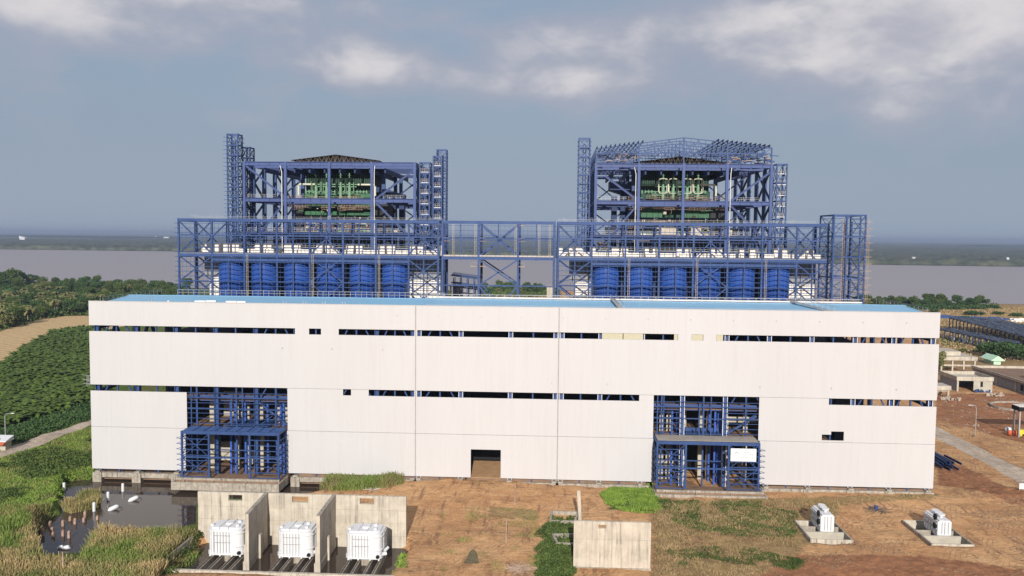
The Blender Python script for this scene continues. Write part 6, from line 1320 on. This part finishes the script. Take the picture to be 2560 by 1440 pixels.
# loose stones, clods and yard debris
def stones(name, Q, n, size, mat, label, seed):
    r = np.random.default_rng(seed); lo, hi = Q.min(0), Q.max(0); P_ = np.zeros((0, 2))
    while len(P_) < n:
        c = r.uniform(lo, hi, (n, 2)); c = c[inside(c, Q)]; P_ = np.vstack([P_, c[vnoise(c, 7., seed) > .5]])
    P_ = P_[:n]; s_ = size*r.uniform(.35, 1.3, n); B = np.column_stack([P_, ground_z(P_)]); T = np.array([[-1, -1, -.3], [1, -.8, -.3], [.8, 1, -.3], [-1, .9, -.3], [.1, 0, .8]])
    V = B[:, None]+(T[None]+r.uniform(-.3, .3, (n, 5, 3)))*s_[:, None, None]; F = (np.array([[0, 1, 4], [1, 2, 4], [2, 3, 4], [3, 0, 4]])[None]+np.arange(n)[:, None, None]*5).reshape(-1, 3)
    o = link(name, mesh_np(name, V.reshape(-1, 3), F, 3), mat, kind='stuff'); tag(o, label, 'stones')
CLOD = surf('dark_clod', (.20, .12, .07), (.33, .21, .12), .8, .95); PST = surf('pale_stone', (.46, .40, .33), (.30, .24, .18), .8, .9)
stones('soil_clods', poly([(1030, 1230), (1480, 1215), (1500, 1290), (1350, 1330), (1340, 1440), (1010, 1440)]), 700, .15, CLOD, 'dark clods and twigs scattered over the central sand slope', 81)
stones('soil_clods', poly([(2010, 1380), (2120, 1270), (2340, 1240), (2560, 1240), (2640, 1460), (1700, 1460), (1800, 1410)]), 1800, .2, CLOD, 'dark clods scattered over the churned earth at the lower right', 82)
stones('pale_rubble', poly([(2345, 1000), (2560, 995), (2600, 1080), (2450, 1080), (2345, 1050)]), 220, .25, PST, 'pale rubble scattered on the brown yard by the grey buildings', 83)
for i, (px, py, m_, nm, lab) in enumerate(((2455, 981, BLUE, 'blue_tarpaulin', 'crumpled blue tarpaulin heap in front of the small grey building'), (2485, 990, PST, 'rubble_heap', 'pale rubble heap on brown earth right of the small grey building'), (2375, 1000, PST, 'rubble_heap', 'low rubble heap below the small open concrete frame'), (2520, 872, WBOX, 'white_crates', 'white crates lying on the grass beyond the dark tree'))):
    p = gpt(px, py); r = random.Random(i+50); mb = MB()
    for k in range(14): x = p[0]+r.uniform(-3, 3); y = p[1]+r.uniform(-1, 1); mb.beam((x, y, -.9), (x+r.uniform(-.9, .9), y+r.uniform(-.5, .5), r.uniform(-.4, .5)), r.uniform(.4, 1.1), r.uniform(.2, .6))
    tag(mb.build(nm, m_), lab, 'debris')
# far forest across the river
fxs = np.arange(-3600, 4200, 7.0); far = np.array(FAR)[::-1]; fy = np.interp(fxs, far[:, 0], far[:, 1])
offs = np.concatenate([[-2, 0, 4, 9], np.arange(16, 200, 9), np.arange(200, 900, 28), np.arange(900, 9000, 240)]); FX, FO = np.meshgrid(fxs, offs); FYv = fy[None]+FO
Pf = np.column_stack([FX.ravel(), FYv.ravel()]); Pf[:, 1] += (vnoise(Pf*np.array([1, 0.02]), 40, 9)-.5)*22
hz = 4+9*vnoise(Pf, 17, 4)+5*vnoise(Pf, 60, 6)+RNG.uniform(-1.3, 1.3, len(Pf)); hz = np.where(FO.ravel() < 0, -4, np.where(FO.ravel() == 0, 1.5+vnoise(Pf, 13, 2)*3, hz)); hz *= np.clip((FO.ravel()+14)/26, .3, 1)
nxx, nyy = len(fxs), len(offs); ii, jj = np.meshgrid(np.arange(nxx-1), np.arange(nyy-1)); a = (jj*nxx+ii).ravel()
wx = np.arange(-30000, 30001, 150.); wy = np.concatenate([np.arange(8800, 20000, 400), np.arange(20000, 52000, 2000)]); WX, WY = np.meshgrid(wx, wy); Pw = np.column_stack([WX.ravel(), WY.ravel()]); hw = 9+9*vnoise(Pw, 260, 8)+8*vnoise(Pw, 1500, 9)
q1, q2 = np.meshgrid(np.arange(len(wx)-1), np.arange(len(wy)-1)); aw = (q2*len(wx)+q1).ravel(); o = link('distant_woods', mesh_np('distant_woods', np.column_stack([Pw, hw]), np.stack([aw, aw+1, aw+len(wx)+1, aw+len(wx)], 1), 4), FOREST, kind='stuff'); tag(o, 'hazy blue woods along the whole horizon', 'woods')
o = link('far_forest', mesh_np('far_forest', np.column_stack([Pf, hz]), np.stack([a, a+1, a+nxx+1, a+nxx], 1), 4), FOREST, kind='stuff'); tag(o, 'flat green forest covering the far bank of the river', 'forest')
# ------------------------------------------------------------------ air
m, n, l = new_mat('thin_haze'); n.remove(n['Principled BSDF']); v = n.new('ShaderNodeVolumePrincipled'); v.inputs['Color'].default_value = (.36, .44, .60, 1); v.inputs['Density'].default_value = 0.0001; v.inputs['Anisotropy'].default_value = 0.0
l.new(v.outputs[0], n['Material Output'].inputs['Volume'])
MB().box(-46000, 46000, -1000, 61000, -12, 112).build('haze', m, kind='stuff')
